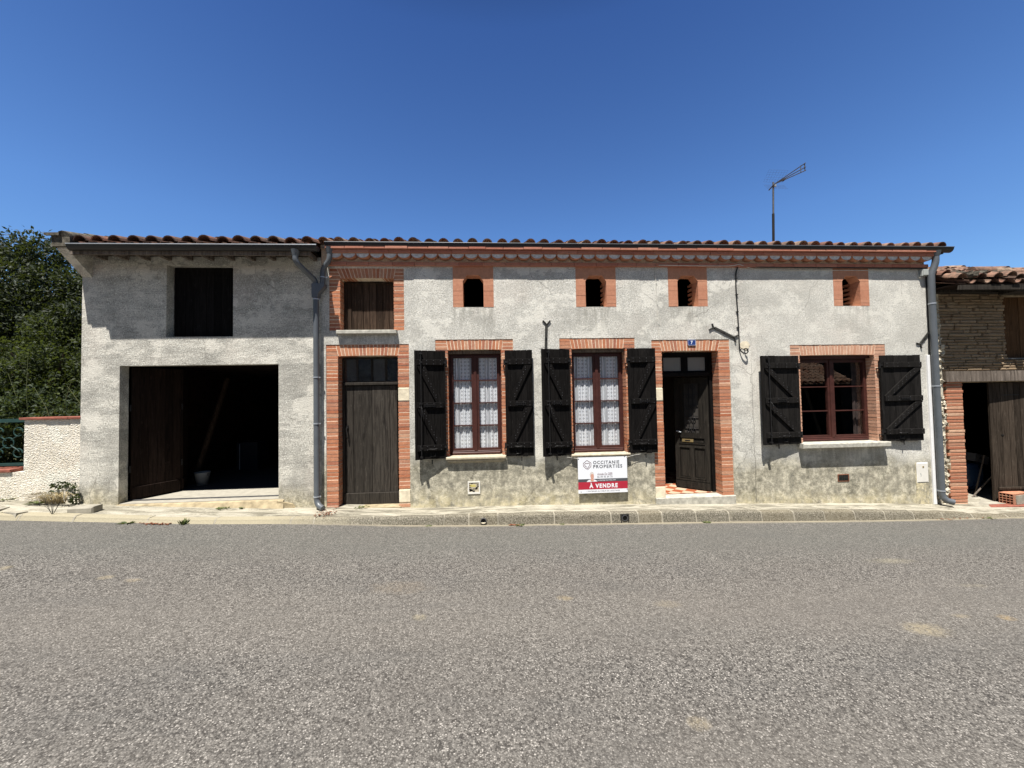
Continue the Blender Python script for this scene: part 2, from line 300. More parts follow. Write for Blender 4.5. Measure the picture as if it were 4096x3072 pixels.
def mat_leaf(name, cols, trans=0.25):
    m = N(name, 0.6, 0.25); c = m.ramp(m.island(), [(i/(len(cols)-1), q) for i, q in enumerate(cols)])
    m.col(c)
    tr = m.n("ShaderNodeBsdfTranslucent"); m.l(m.mix(0.5, c, (0.25, 0.32, 0.05)), tr.inputs[0])
    mx = m.n("ShaderNodeMixShader"); mx.inputs[0].default_value = trans
    m.l(m.b.outputs[0], mx.inputs[1]); m.l(tr.outputs[0], mx.inputs[2]); m.l(mx.outputs[0], m.out.inputs[0]); M[name] = m.m
mat_leaf("laurel_leaf", [(0.010, 0.017, 0.007), (0.016, 0.025, 0.009), (0.027, 0.037, 0.016), (0.013, 0.020, 0.008)], 0.15)
mat_leaf("yellow_green_leaf", [(0.013, 0.022, 0.007), (0.026, 0.040, 0.010), (0.010, 0.016, 0.007), (0.062, 0.080, 0.019)], 0.25)
mat_leaf("bramble_leaf", [(0.012, 0.023, 0.009), (0.022, 0.036, 0.012), (0.045, 0.062, 0.022), (0.016, 0.028, 0.010)], 0.2)
mat_leaf("weed_leaf", [(0.05, 0.08, 0.025), (0.09, 0.12, 0.04), (0.16, 0.16, 0.07)], 0.2)
def mat_glass():
    m = N("window_glass", 0.02, 0.5)
    t = m.n("ShaderNodeBsdfTransparent"); t.inputs[0].default_value = (0.95, 0.965, 0.96, 1)
    g = m.n("ShaderNodeBsdfGlossy"); g.inputs["Roughness"].default_value = 0.015
    geo = m.n("ShaderNodeNewGeometry"); dt = m.n("ShaderNodeVectorMath", operation='DOT_PRODUCT'); m.l(geo.outputs["Normal"], dt.inputs[0]); m.l(geo.outputs["Incoming"], dt.inputs[1])
    c1 = m.math('SUBTRACT', 1.0, m.math('ABSOLUTE', dt.outputs["Value"])); f = m.math('ADD', m.math('MULTIPLY', m.math('POWER', c1, 5.0), 0.9), 0.085, clamp=True)
    mx = m.n("ShaderNodeMixShader"); m.l(f, mx.inputs[0]); m.l(t.outputs[0], mx.inputs[1]); m.l(g.outputs[0], mx.inputs[2])
    m.l(mx.outputs[0], m.out.inputs[0]); M["window_glass"] = m.m
mat_glass()
def mat_lace():
    m = N("lace", 0.9, 0.1); m.col((0.90, 0.91, 0.96))
    p = m.sep(); wn = m.math('MULTIPLY', m.noise(5, 3), 0.05); x = m.math('ADD', p[0], wn); z = m.math('ADD', p[2], m.math('MULTIPLY', m.noise(2.5, 2), 0.04))
    wv = lambda v, k, ph=0.0: m.math('SINE', m.math('ADD', m.math('MULTIPLY', v, k), ph))
    a = m.math('ABSOLUTE', wv(m.math('ADD', x, z), 44)); b = m.math('ABSOLUTE', wv(m.math('SUBTRACT', x, z), 44))
    lat = m.math('MAXIMUM', m.rangem(a, 0.30, 0.5, 1, 0), m.rangem(b, 0.30, 0.5, 1, 0))
    fl = m.math('MULTIPLY', m.math('ABSOLUTE', wv(x, 44, 1.57)), m.math('ABSOLUTE', wv(z, 44)))
    lat = m.math('MAXIMUM', lat, m.rangem(fl, 0.62, 0.8))
    st = m.rangem(wv(x, 88), 0.35, 0.8)      # dense woven stripes beside the lozenges
    band = m.rangem(wv(x, 44*0.5, 0.8), 0.2, 0.45)
    pat = m.mix(band, lat, st)
    al = m.rangem(pat, 0, 1, 0.60, 1.0)
    t = m.n("ShaderNodeBsdfTransparent"); tl = m.n("ShaderNodeBsdfTranslucent"); tl.inputs[0].default_value = (0.8, 0.8, 0.84, 1)
    m1 = m.n("ShaderNodeMixShader"); m1.inputs[0].default_value = 0.12; m.l(m.b.outputs[0], m1.inputs[1]); m.l(tl.outputs[0], m1.inputs[2])
    m2 = m.n("ShaderNodeMixShader"); m.l(al, m2.inputs[0]); m.l(t.outputs[0], m2.inputs[1]); m.l(m1.outputs[0], m2.inputs[2])
    m.l(m2.outputs[0], m.out.inputs[0]); M["lace"] = m.m
mat_lace()
def mat_checker():
    m = N("checker_tile", 0.5, 0.4); ck = m.n("ShaderNodeTexChecker"); ck.inputs["Scale"].default_value = 5.2
    ck.inputs["Color1"].default_value = (0.30, 0.085, 0.035, 1); ck.inputs["Color2"].default_value = (0.48, 0.36, 0.25, 1)
    m.l(m.co((1, 1, 1), (0, 0, R(45))), ck.inputs[0]); m.col(ck.outputs[0]); M["checker_tile"] = m.m
mat_checker()

# ------------------------------------------------------------------ mesh helpers
class MB:
    def __init__(s): s.v = []; s.f = []; s.mi = []; s.T = None; s.mat = 0; s.sm = []; s.smooth = False
    def add(s, vs, fs):
        o = len(s.v)
        if s.T is not None: vs = [s.T @ Vector(v) for v in vs]
        s.v += [tuple(v) for v in vs]; s.f += [tuple(i+o for i in f) for f in fs]; s.mi += [s.mat]*len(fs); s.sm += [s.smooth]*len(fs)
        return s
    def box(s, x0, x1, y0, y1, z0, z1, j=0.0):
        r = (lambda: random.uniform(-j, j)) if j else (lambda: 0)
        vs = [(x+r(), y+r(), z+r()) for z in (z0, z1) for y in (y0, y1) for x in (x0, x1)]
        return s.add(vs, [(0, 2, 3, 1), (4, 5, 7, 6), (0, 1, 5, 4), (2, 6, 7, 3), (0, 4, 6, 2), (1, 3, 7, 5)])
    def prism(s, poly, y0, y1):                # poly in XZ, counter-clockwise seen from -Y
        n = len(poly); vs = [(x, y0, z) for x, z in poly]+[(x, y1, z) for x, z in poly]
        return s.add(vs, [tuple(range(n)), tuple(range(2*n-1, n-1, -1))]+[(i, i+n, (i+1) % n+n, (i+1) % n) for i in range(n)])
    def prismx(s, poly, x0, x1):               # poly in YZ
        n = len(poly); vs = [(x0, y, z) for y, z in poly]+[(x1, y, z) for y, z in poly]
        return s.add(vs, [tuple(range(n-1, -1, -1)), tuple(range(n, 2*n))]+[(i, (i+1) % n, (i+1) % n+n, i+n) for i in range(n)])
    def bevbox(s, x0, x1, y0, y1, z0, z1, b=0.005):   # box with chamfered front edges (towards -Y)
        b = min(b, (x1-x0)*0.4, (z1-z0)*0.4)
        vs = [(x0, y1, z0), (x1, y1, z0), (x1, y1, z1), (x0, y1, z1), (x0, y0+b, z0), (x1, y0+b, z0), (x1, y0+b, z1), (x0, y0+b, z1),
              (x0+b, y0, z0+b), (x1-b, y0, z0+b), (x1-b, y0, z1-b), (x0+b, y0, z1-b)]
        return s.add(vs, [(3, 2, 1, 0), (8, 9, 10, 11), (0, 1, 5, 4), (1, 2, 6, 5), (2, 3, 7, 6), (3, 0, 4, 7), (4, 5, 9, 8), (5, 6, 10, 9), (6, 7, 11, 10), (7, 4, 8, 11)])
    def tube(s, pts, r, n=8, caps=True, r2=None):
        pts = [Vector(p) for p in pts]; k = len(pts); vs = []; prev = None
        for i, p in enumerate(pts):
            t = (pts[min(i+1, k-1)]-pts[max(i-1, 0)]).normalized()
            if prev is None:
                a = Vector((0, 0, 1)) if abs(t.z) < 0.9 else Vector((1, 0, 0)); u = t.cross(a).normalized()
            else: u = (prev - t*prev.dot(t)).normalized()
            prev = u; w_ = t.cross(u); rr = r if r2 is None else r+(r2-r)*i/(k-1)
            if i not in (0, k-1):
                c_ = (pts[i]-pts[i-1]).normalized().dot(t); rr_ = rr/max(0.5, c_)
            else: rr_ = rr
            vs += [p+(u*math.cos(2*math.pi*q/n)+w_*math.sin(2*math.pi*q/n))*rr_ for q in range(n)]
        fs = [(i*n+q, i*n+(q+1) % n, (i+1)*n+(q+1) % n, (i+1)*n+q) for i in range(k-1) for q in range(n)]
        s.add(vs, fs)
        if caps: s.add(vs[:n], [tuple(range(n-1, -1, -1))]); s.add(vs[-n:], [tuple(range(n))])
        return s
    def lathe(s, prof, cx, cy, n=24):          # prof: (r, z)
        vs = [(cx+r*math.cos(2*math.pi*q/n), cy+r*math.sin(2*math.pi*q/n), z) for r, z in prof for q in range(n)]
        return s.add(vs, [(i*n+q, i*n+(q+1) % n, (i+1)*n+(q+1) % n, (i+1)*n+q) for i in range(len(prof)-1) for q in range(n)])
    def build(s, name, mats, parent=None, smooth=None):
        me = bpy.data.meshes.new(name)
        o = bpy.data.objects.new(name, me); C.objects.link(o)
        off = Vector((0, 0, 0))
        if parent is not None:
            o.parent = parent; p = parent
            while p is not None: off += p.location; p = p.parent
        me.from_pydata([(a-off.x, b-off.y, c-off.z) for a, b, c in s.v], [], s.f)
        for m_ in (mats if isinstance(mats, (list, tuple)) else [mats]): me.materials.append(M[m_])
        me.polygons.foreach_set("material_index", s.mi)
        me.polygons.foreach_set("use_smooth", [True]*len(s.f) if smooth else s.sm)
        me.update(); return o
def thing(name, label, cat, loc=(0, 0, 0), group=None):
    o = bpy.data.objects.new(name, None); C.objects.link(o); o.location = loc; o.empty_display_size = 0.2
    o['label'] = label; o['category'] = cat
    if group: o['group'] = group
    return o
def tag(o, label, cat, group=None):
    o['label'] = label; o['category'] = cat
    if group: o['group'] = group
    return o
def structure(o, label=None): o['kind'] = 'structure'; return o
def arc(cx, cz, r, a0, a1, n): return [(cx+r*math.cos(a0+(a1-a0)*i/n), cz+r*math.sin(a0+(a1-a0)*i/n)) for i in range(n+1)]
def text_mesh(name, body, cx, cz, width, height, y, mat, parent, bold=0.0, align='CENTER', shear=0.0, rot=0.0, track=1.0):
    cu = bpy.data.curves.new(name, 'FONT'); cu.body = body; cu.size = 1; cu.align_x = 'CENTER'; cu.offset = bold; cu.shear = shear
    cu.space_character = track; cu.resolution_u = 3; cu.extrude = 0.0
    tmp = bpy.data.objects.new("tmp", cu); C.objects.link(tmp)
    me = bpy.data.meshes.new_from_object(tmp.evaluated_get(bpy.context.evaluated_depsgraph_get()))
    bpy.data.objects.remove(tmp); bpy.data.curves.remove(cu)
    xs = [v.co.x for v in me.vertices]; ys = [v.co.y for v in me.vertices]
    sx = width/(max(xs)-min(xs)); sy = height/(max(ys)-min(ys)); mx, my = (max(xs)+min(xs))/2, (max(ys)+min(ys))/2
    mb = MB()
    vs = []
    for v in me.vertices:
        a, b = (v.co.x-mx)*sx, (v.co.y-my)*sy
        vs.append((cx+a*math.cos(rot)-b*math.sin(rot), y, cz+a*math.sin(rot)+b*math.cos(rot)))
    mb.add(vs, [tuple(p.vertices) for p in me.polygons]); bpy.data.meshes.remove(me)
    return mb.build(name, mat, parent)
def interp(pts): xs, zs = zip(*pts); return lambda x: float(np.interp(x, xs, zs))
base = interp([(-60, 2.6), (-12, .86), (-9.5, .62), (-8.05, .46), (-7.1, .38), (-6.46, .315), (-3.7, .19), (-3, .16), (-1.35, .085), (0.9, .06), (2.1, .025), (3.05, 0), (5.15, -.07), (7, -.125), (8.8, -.20), (10, -.25), (14, -.38), (60, -1.6)])
ktop = interp([(-60, 2.4), (-12, .68), (-8.4, .44), (-7.4, .375), (-5, .22), (-3.4, .145), (-2.3, .10), (-1.3, .068), (-.1, .052), (1.1, .035), (2.4, .0), (3.7, -.03), (4.9, -.07), (6.1, -.11), (7.2, -.15), (8.4, -.215), (9, -.27), (9.8, -.315), (14, -.43), (60, -1.7)])
kbot = interp([(-60, 2.35), (-12, .58), (-7.4, .295), (-5, .15), (-3.4, .075), (-2.3, .01), (-1.3, -.06), (-.1, -.105), (1.1, -.13), (2.4, -.165), (3.7, -.195), (4.9, -.23), (6.1, -.27), (7.2, -.30), (8.5, -.325), (9.4, -.335), (14, -.45), (60, -1.75)])
KY = interp([(-60, -.62), (-4.2, -.62), (-2.6, -.54), (-1.3, -.50), (60, -.50)])

# ------------------------------------------------------------------ the ground
def frange(a, b, s):
    n = max(1, int(round((b-a)/s))); return [a+(b-a)*i/n for i in range(n+1)]
xs = [-400, -60]+frange(-30, -12, 3)[:-1]+frange(-12, 14, 0.5)+frange(14, 30, 4)[1:]+[60, 400]
def sheet(name, xs, rows, mat):               # rows: list of (yfun, zfun)
    mb = MB(); k = len(rows)
    mb.add([(x, yf(x), zf(x)) for x in xs for yf, zf in rows], [(i*k+j, (i+1)*k+j, (i+1)*k+j+1, i*k+j+1) for i in range(len(xs)-1) for j in range(k-1)])
    return mb.build(name, mat)
kslope = interp([(-400, 3.2), (-60, 2.35), (-12, .56), (-6, .22), (-2, .0), (2, -.15), (6, -.27), (10, -.35), (14, -.45), (60, -1.75), (400, -2.5)])
road = sheet("road", xs, [((lambda x: -9.2), lambda x: kslope(x)-.015), ((lambda x: -6.5), lambda x: kslope(x)+.045), ((lambda x: -4), lambda x: kslope(x)+.055),
       ((lambda x: -2), lambda x: kslope(x)+.035), ((lambda x: -1.0), lambda x: 0.5*(kslope(x)+kbot(x))+.006), ((lambda x: KY(x)+.06), lambda x: kbot(x)-.003)], "asphalt"); structure(road)
gx = [-400, -120, -60, -30, -12, 0, 14, 30, 60, 120, 400]
ter = sheet("terrain", gx, [((lambda x: -400), lambda x: kslope(x)-.12), ((lambda x: -9.1), lambda x: kslope(x)-.12), ((lambda x: -0.2), lambda x: kslope(x)-.30), ((lambda x: 0.5), lambda x: kslope(x)-.30), ((lambda x: 12), lambda x: kslope(x)-.2), ((lambda x: 500), lambda x: kslope(x)-.2)], "terrain_soil"); structure(ter)
pxs = frange(-14, 14, 0.25)
pav = sheet("pavement", [-60]+frange(-30, -14, 4)[:-1]+pxs+frange(14, 30, 4)[1:]+[60], [((lambda x: KY(x)+.075), lambda x: ktop(x)-.004), ((lambda x: -0.2), lambda x: base(x)*.55+ktop(x)*.45+.003), ((lambda x: 0.35), lambda x: base(x))], "pavement_concrete"); structure(pav)
# opposite pavement, behind the photographer
opp = sheet("opposite_pavement", xs, [((lambda x: -11.2), lambda x: kslope(x)+.12), ((lambda x: -9.2), lambda x: kslope(x)+.12), ((lambda x: -9.201), lambda x: kslope(x)-.1)], "pavement_concrete"); structure(opp)
# kerb stones with mortar joints
kb = MB(); joints = [-30, -20, -12, -10.6, -9.4, -8.5, -7.35, -6.55, -5.45, -4.42, -3.26, -2.9, -1.95, -.77, -.35, .15, 1.13, 2.13, 2.62, 3.05, 3.67, 4.28, 4.89, 5.50, 6.08, 6.67, 7.25, 7.82, 8.4, 9.0, 9.7, 10.6, 11.6, 12.8, 14, 18, 30]
holes = [(-0.10, -.035), (2.37, -.075)]
for a, b in zip(joints[:-1], joints[1:]):
    g = .014
    n = max(1, int((b-a)/0.3)); X = [a+g+(b-a-2*g)*i/n for i in range(n+1)]
    jy = random.uniform(-.006, .006); jz = random.uniform(-.004, .004)
    vs = []
    for x in X:
        y, t, q = KY(x)+jy, ktop(x)+jz, kbot(x)-.12
        h = t-kbot(x); ch = min(.035, h*.4)
        wob = random.uniform(-.003, .003)
        vs += [(x, y+.13, t+.002), (x, y+ch*.9, t+wob), (x, y+.008, t-ch*.45), (x, y-.004, t-ch*1.2), (x, y-.03, kbot(x)), (x, y-.03, q)]
    kb.mat = 0; kb.smooth = False
    fs = [(i*6+j, i*6+j+1, (i+1)*6+j+1, (i+1)*6+j) for i in range(n) for j in range(5)]
    fs += [tuple(range(5, -1, -1)), tuple(n*6+j for j in range(6))]
    kb.add(vs, fs)
    if -9 < b < 10:
        x = b; y, t = KY(x), ktop(x); h = t-kbot(x); ch = min(.035, h*.4); kb.mat = 1
        pr = [(y+.14, t+.004), (y+ch*.9, t+.001), (y+.006, t-ch*.5), (y-.004, t-ch*1.2), (y-.028, kbot(x)), (y-.02, kbot(x)-.1), (y+.14, kbot(x)-.1)]
        wv = random.uniform(.008, .014); kb.prismx(pr, x-wv, x+wv)
structure(kb.build("kerb", ["kerb_granite", "joint_mortar"]))
for (x, z), lab in zip(holes, ["round drain pipe opening through the kerb, nearer the garage", "round drain pipe opening through the kerb, right of the sale banner"]):
    t = thing("drain_outlet", lab, "drain outlet", (x, KY(x)-.03, z), "drain outlets in the kerb")
    mb = MB(); n = 24
    y = KY(x)-.034
    mb.add([(x+r*math.cos(2*math.pi*q/n), yy, z+r*math.sin(2*math.pi*q/n)) for r, yy in ((.052, y+.02), (.052, y-.006), (.041, y-.006), (.041, y+.12)) for q in range(n)], [(i*n+q, i*n+(q+1) % n, (i+1)*n+(q+1) % n, (i+1)*n+q) for i in range(3) for q in range(n)])
    mb.build("pipe_rim", "galvanised", t)
    m2 = MB(); m2.prism([(x+.041*math.cos(2*math.pi*q/n), z+.041*math.sin(2*math.pi*q/n)) for q in range(n)], y-.001, y+.002); m2.build("bore_shade_disc", "dark_interior", t)  # near-black disc painted as the shade inside the pipe
    if x > 0:
        m4 = MB(); m4.box(x-.075, x-.056, y-.004, y+.03, z-.07, z+.055); m4.box(x+.056, x+.075, y-.004, y+.03, z-.07, z+.055); m4.box(x-.075, x+.075, y-.004, y+.03, z+.056, z+.066); m4.build("outlet_frame", "anchor_iron", t); continue
    m3 = MB(); a0 = math.pi*1.15; m3.prism([(x+.046*math.cos(a0+(math.pi*.70)*q/8), z-.004+.038*math.sin(a0+(math.pi*.70)*q/8)) for q in range(9)], y-.008, y-.002); m3.build("silt", "limestone", t)

# ------------------------------------------------------------------ walls with openings
def wall(mb, x0, x1, zb, zt, ops, y0, y1, bot=None):
    """front, back and reveals of a wall in the XZ plane; ops = rectangles (x0,x1,z0,z1)"""
    X = sorted({x0, x1, *[o[0] for o in ops], *[o[1] for o in ops]}); Z = sorted({zb, zt, *[o[2] for o in ops], *[o[3] for o in ops]})
    inside = lambda x, z: any(o[0] < x < o[1] and o[2] < z < o[3] for o in ops)
    for i in range(len(X)-1):
        for j in range(len(Z)-1):
            a, b, c, d = X[i], X[i+1], Z[j], Z[j+1]
            if inside((a+b)/2, (c+d)/2): continue
            mb.add([(a, y0, c), (b, y0, c), (b, y0, d), (a, y0, d)], [(0, 1, 2, 3)])
            mb.add([(a, y1, c), (b, y1, c), (b, y1, d), (a, y1, d)], [(3, 2, 1, 0)])
    for a, b, c, d in ops:
        mb.add([(a, y0, c), (a, y1, c), (a, y1, d), (a, y0, d)], [(0, 1, 2, 3)]); mb.add([(b, y0, c), (b, y1, c), (b, y1, d), (b, y0, d)], [(3, 2, 1, 0)])
        mb.add([(a, y0, c), (b, y0, c), (b, y1, c), (a, y1, c)], [(0, 1, 2, 3)]); mb.add([(a, y0, d), (b, y0, d), (b, y1, d), (a, y1, d)], [(3, 2, 1, 0)])
    mb.add([(x0, y0, zb), (x0, y1, zb), (x0, y1, zt), (x0, y0, zt)], [(3, 2, 1, 0)]); mb.add([(x1, y0, zb), (x1, y1, zb), (x1, y1, zt), (x1, y0, zt)], [(0, 1, 2, 3)])
    mb.add([(x0, y0, zt), (x1, y0, zt), (x1, y1, zt), (x0, y1, zt)], [(0, 1, 2, 3)])

def tiles(mb, x0, x1, y0, z0, slope, rows, pitch, rc=.095, rowlen=.36, L=.46, seg=7, ch_front=0.0, jit=1.0, drop=0.0):
    """canal tiles: a layer of channels and a layer of covers over a slope that rises towards +Y"""
    n = int(round((x1-x0)/pitch)); p = (x1-x0)/n; ca = math.atan(slope); dy, dz = math.cos(ca), math.sin(ca)
    def one(x, y, z, r0, r1, up, length, tilt):
        th = .017; vs = []
        for (r, t) in ((r0, 0), (r1, length)):
            for rr in (r, r-th):
                for k in range(seg+1):
                    a = math.pi*(0.06+0.88*k/seg); s_ = 1 if up else -1
                    vs.append((x+rr*math.cos(a)+tilt*t, y+dy*t-(rr*math.sin(a)*s_*dz), z+dz*t+rr*math.sin(a)*s_*dy))
        m_ = seg+1; fs = []
        for k in range(seg):
            fs += [(k, k+1, 2*m_+k+1, 2*m_+k), (m_+k+1, m_+k, 3*m_+k, 3*m_+k+1), (k+1, k, m_+k, m_+k+1), (2*m_+k, 2*m_+k+1, 3*m_+k+1, 3*m_+k)]
        fs += [(0, 2*m_, 3*m_, m_), (seg, m_+seg, 3*m_+seg, 2*m_+seg)]
        mb.add(vs, fs)
    J = lambda a: random.uniform(-a, a)*jit
    for i in range(n+1):
        jx = J(.012)
        for q in range(rows):
            t = q*rowlen
            if i < n: one(x0+(i+.5)*p+J(.008), y0+ch_front+dy*t+J(.012), z0-.005+dz*t+J(.004)-drop, rc*.88, rc*1.05, False, L, J(.02))
            one(x0+i*p+jx+J(.008), y0+dy*t+J(.022), z0+.012+dz*t+J(.008)+.006*q % 2, rc*1.08+J(.004), rc*.86, True, L, J(.03))

# ================================================================== HOUSE
HX0, HX1 = -3.0, 8.92
house = thing("town_house", "long low rendered terraced house with brick trim, black shutters and tiled roof", "house", (0, 0, 0))
W1 = (-.72, .27, 1.0, 2.965); W2 = (1.61, 2.65, .985, 2.965); W3 = (6.17, 7.74, 1.07, 2.785)
D1 = (-2.71, -1.635, .10, 2.875); D7 = (3.37, 4.50, .10, 2.90); LO = (-2.665, -1.70, 3.345, 4.31)
BO = {"w1": (-.95, .50, 1.0, 3.165), "w2": (1.38, 2.84, .985, 3.17), "w3": (5.97, 7.975, 1.07, 3.0), "d1": (-2.92, -1.43, .05, 3.09), "d7": (3.17, 4.73, .10, 3.125), "lo": (-2.86, -1.51, 3.345, 4.50)}
A = [(-.61, .15), (1.72, 2.50), (3.535, 4.32), (6.93, 7.685)]
AT = [(a, b, 3.77, 4.55) for a, b in A]
wb = MB(); e = .009
body_ops = [(o[0]-e, o[1]+e, o[2]-.02, o[3]+e) for o in (W1, W2, W3, D1, D7, LO)]+AT
wb.mat = 1; wall(wb, HX0, HX1-.002, -.6, 4.9, body_ops, .0105, .40)
wb.mat = 0; wall(wb, HX0, HX1, -.6, 4.56, list(BO.values())+AT, 0, .0105)
# side and back walls
wb.box(HX1-.35, HX1, .40, 8.5, -.6, 4.9); wb.box(HX0, HX0+.3, .40, 8.5, -.6, 4.9); wb.box(HX0+.3, HX1-.35, 8.2, 8.5, -.6, 4.9)
wb.prismx([(0.02, 4.9), (8.5, 4.9), (4.4, 6.2)], HX1-.35, HX1-.001); wb.prismx([(0.02, 4.9), (8.5, 4.9), (4.4, 6.2)], HX0+.001, HX0+.3)
wb.build("wall", ["roughcast_render", "mortar"], house)
bx = MB(); bx.box(3.70, 4.02, .9, 1.2, 3.3, 4.03); tag(bx.build("stored_crate", "attic_crate"), "grey crate stored behind the third attic opening", "crate")
# rooms behind the openings (dark floors, ceilings and partitions)
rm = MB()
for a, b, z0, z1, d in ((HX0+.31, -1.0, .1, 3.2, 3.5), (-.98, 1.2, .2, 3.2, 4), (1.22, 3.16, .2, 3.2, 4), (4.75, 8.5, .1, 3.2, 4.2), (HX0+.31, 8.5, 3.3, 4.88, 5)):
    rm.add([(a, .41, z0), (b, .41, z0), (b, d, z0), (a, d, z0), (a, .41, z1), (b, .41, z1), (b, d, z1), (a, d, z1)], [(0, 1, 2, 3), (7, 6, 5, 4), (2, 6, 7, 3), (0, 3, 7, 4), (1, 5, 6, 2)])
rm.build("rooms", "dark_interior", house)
# hallway behind the open door
hl = MB(); hl.add([(3.18, .41, .1), (4.73, .41, .1), (4.73, 5.5, .1), (3.18, 5.5, .1), (3.18, .41, 3.1), (4.73, .41, 3.1), (4.73, 5.5, 3.1), (3.18, 5.5, 3.1)], [(7, 6, 5, 4), (2, 6, 7, 3), (0, 3, 7, 4), (1, 5, 6, 2)])
hl.build("hallway", "hall_plaster", house)
fl = MB(); fl.add([(3.18, .20, .118), (4.73, .20, .118), (4.73, 5.5, .118), (3.18, 5.5, .118)], [(0, 1, 2, 3)]); fl.build("tiled_floor", "checker_tile", house)
hd = MB(); hd.box(3.185, 3.22, 2.0, 2.9, .12, 2.25); hd.build("inner_door", "dim_door_wood", house)
hp = MB(); hp.box(3.62, 3.70, 1.75, 1.85, .12, 2.30); hp.box(3.62, 3.66, 1.85, 3.2, .12, 2.30); hp.build("hallway_partition", "hall_plaster", house)

# brick surrounds, brick by brick
PITCH = .0662
def bricks(name, o, i, sold, mat="red_brick", stones=(), yb=.235, jamb_l=True, jamb_r=True, step_r=0, zb=None):
    mb = MB(); sts = []; (ox0, ox1, oz0, oz1), (ix0, ix1, iz0, iz1) = o, i
    tl, tr, bl, br = sold; g = .0065
    zb = oz0 if zb is None else zb
    slant = lambda side, z: (bl+(tl-bl)*max(0, (z-iz1)/(oz1-iz1))) if side == 0 else (br+(tr-br)*max(0, (z-iz1)/(oz1-iz1)))
    for side in (0, 1):
        if (side == 0 and not jamb_l) or (side == 1 and not jamb_r): z = iz1
        else: z = zb
        n = max(1, round((oz1-z)/PITCH)); h = (oz1-z)/n
        for q in range(n):
            a, b = z+q*h, z+(q+1)*h
            skip = False
            for (sd, s0, s1) in stones:
                if sd == side and s0 < (a+b)/2 < s1: skip = True
            if skip: continue
            j = lambda k=.0022: random.uniform(-k, k)
            yf = .007+random.uniform(-.003, .003)
            xo = (ox0 if side == 0 else ox1)
            za, zc = a+g+j(.0015), b-g+j(.0015)
            if (a+b)/2 > iz1: x1a, x1b = slant(side, a), slant(side, b)
            else: x1a = x1b = (ix0 if side == 0 else ix1)
            if side == 0:
                poly = [(xo+.004+j(), za), (x1a-(g if (a+b)/2 > iz1 else j()), za), (x1b-(g if (a+b)/2 > iz1 else j()), zc), (xo+.004+j(), zc)]
            else:
                poly = [(x1a+(g if (a+b)/2 > iz1 else j()), za), (xo-.004+j(), za), (xo-.004+j(), zc), (x1b+(g if (a+b)/2 > iz1 else j()), zc)]
            mb.prism(poly, yf, yb if (a+b)/2 < iz1 else .10)
        for (sd, s0, s1) in stones:
            if sd == side:
                a, b = (ox0, ix0) if side == 0 else (ix1, ox1)
                st = MB(); st.bevbox(a+.002, b-.002, -.002, yb, s0+.004, s1-.004, .006); sts.append(st)
    n = round(((tr-tl)+(br-bl))/2/PITCH); 
    for q in range(n):
        u0, u1 = q/n, (q+1)/n; gg = .0065; j = lambda k=.003: random.uniform(-k, k)
        sag = lambda u: .012*(1-(2*u-1)**2)
        mb.prism([(bl+(br-bl)*u0+gg+j(), iz1+.0+sag(u0)+j(.002)), (bl+(br-bl)*u1-gg+j(), iz1+sag(u1)+j(.002)), (tl+(tr-tl)*u1-gg+j(), oz1-.004+j(.002)), (tl+(tr-tl)*u0+gg+j(), oz1-.004+j(.002))], .007+random.uniform(-.003, .003), yb)
    r = mb.build(name, mat, house)
    for st in sts: st.build("quoin_stone", "limestone", house)
    return r
bricks("brick_surround", BO["lo"], LO, (-2.725, -1.665, -2.645, -1.70))
bricks("brick_surround", BO["d1"], D1, (-2.75, -1.60, -2.70, -1.64), stones=[(1, 2.04, 2.28), (1, .19, .42)], zb=.10)
bricks("brick_surround", BO["w1"], W1, (-.745, .31, -.715, .285))
bricks("brick_surround", BO["w2"], W2, (1.58, 2.63, 1.62, 2.61))
bricks("brick_surround", BO["d7"], D7, (3.33, 4.545, 3.38, 4.49), stones=[(0, 1.95, 2.19), (0, .105, .315)], zb=.105)
bricks("brick_surround", BO["w3"], W3, (6.17, 7.78, 6.20, 7.74), mat="worn_brick")
# brown lintels seen under the arches of the tall windows
for (a, b, z) in ((W1[0], W1[1], W1[3]), (W2[0], W2[1], W2[3]), (W3[0], W3[1], W3[3])):
    mb = MB(); mb.box(a-.005, b+.005, .10, .22, z-.055, z-.001, .002); mb.build("lintel_beam", "grey_beam_wood" if b < 5 else "maroon_paint", house)
# attic openings in terracotta blocks with chamfered heads
for k, (a, b, z0, z1) in enumerate(AT):
    ox0, ox1 = a+.188, b-.190; za, zt = 4.265, 4.372; ch = .075
    mb = MB(); yb = .22
    for side in (0, 1):
        z = z0
        hs = [.062, .07, .09, .085, .10, .09]; tot = sum(hs); 
        for h in hs:
            h *= (za-z0)/tot; A0, A1 = (a, ox0) if side == 0 else (ox1, b)
            mb.prism([(A0+.002, z+.001), (A1, z+.001), (A1+random.uniform(-.002, .002), z+h-.001), (A0+.002, z+h-.001)], -.003+random.uniform(-.002, .002), yb); z += h
    mb.prism([(a+.001, za+.001), (ox0, za+.001), (ox0+ch, zt), ((a+b)/2-.002, zt), ((a+b)/2-.002, z1), (a+.001, z1)], -.003, yb)
    mb.prism([((a+b)/2-.001, zt), (ox1-ch, zt), (ox1, za+.001), (b-.001, za+.001), (b-.001, z1), ((a+b)/2-.001, z1)], -.0045, yb)
    z = z0+.01
    while z < 4.3:            # rough toothed bricks behind the smooth reveal
        mb.box(ox1+.0, b, yb+.001, .38, z, z+.045, .003)
        mb.box(a, ox0, yb+.001, .38, z, z+.045, .003)
        mb.box(ox1+.05, b, yb+.001, .30, z+.045, z+.092, .003); z += .092
    mb.build("attic_surround", "terracotta_block", house)
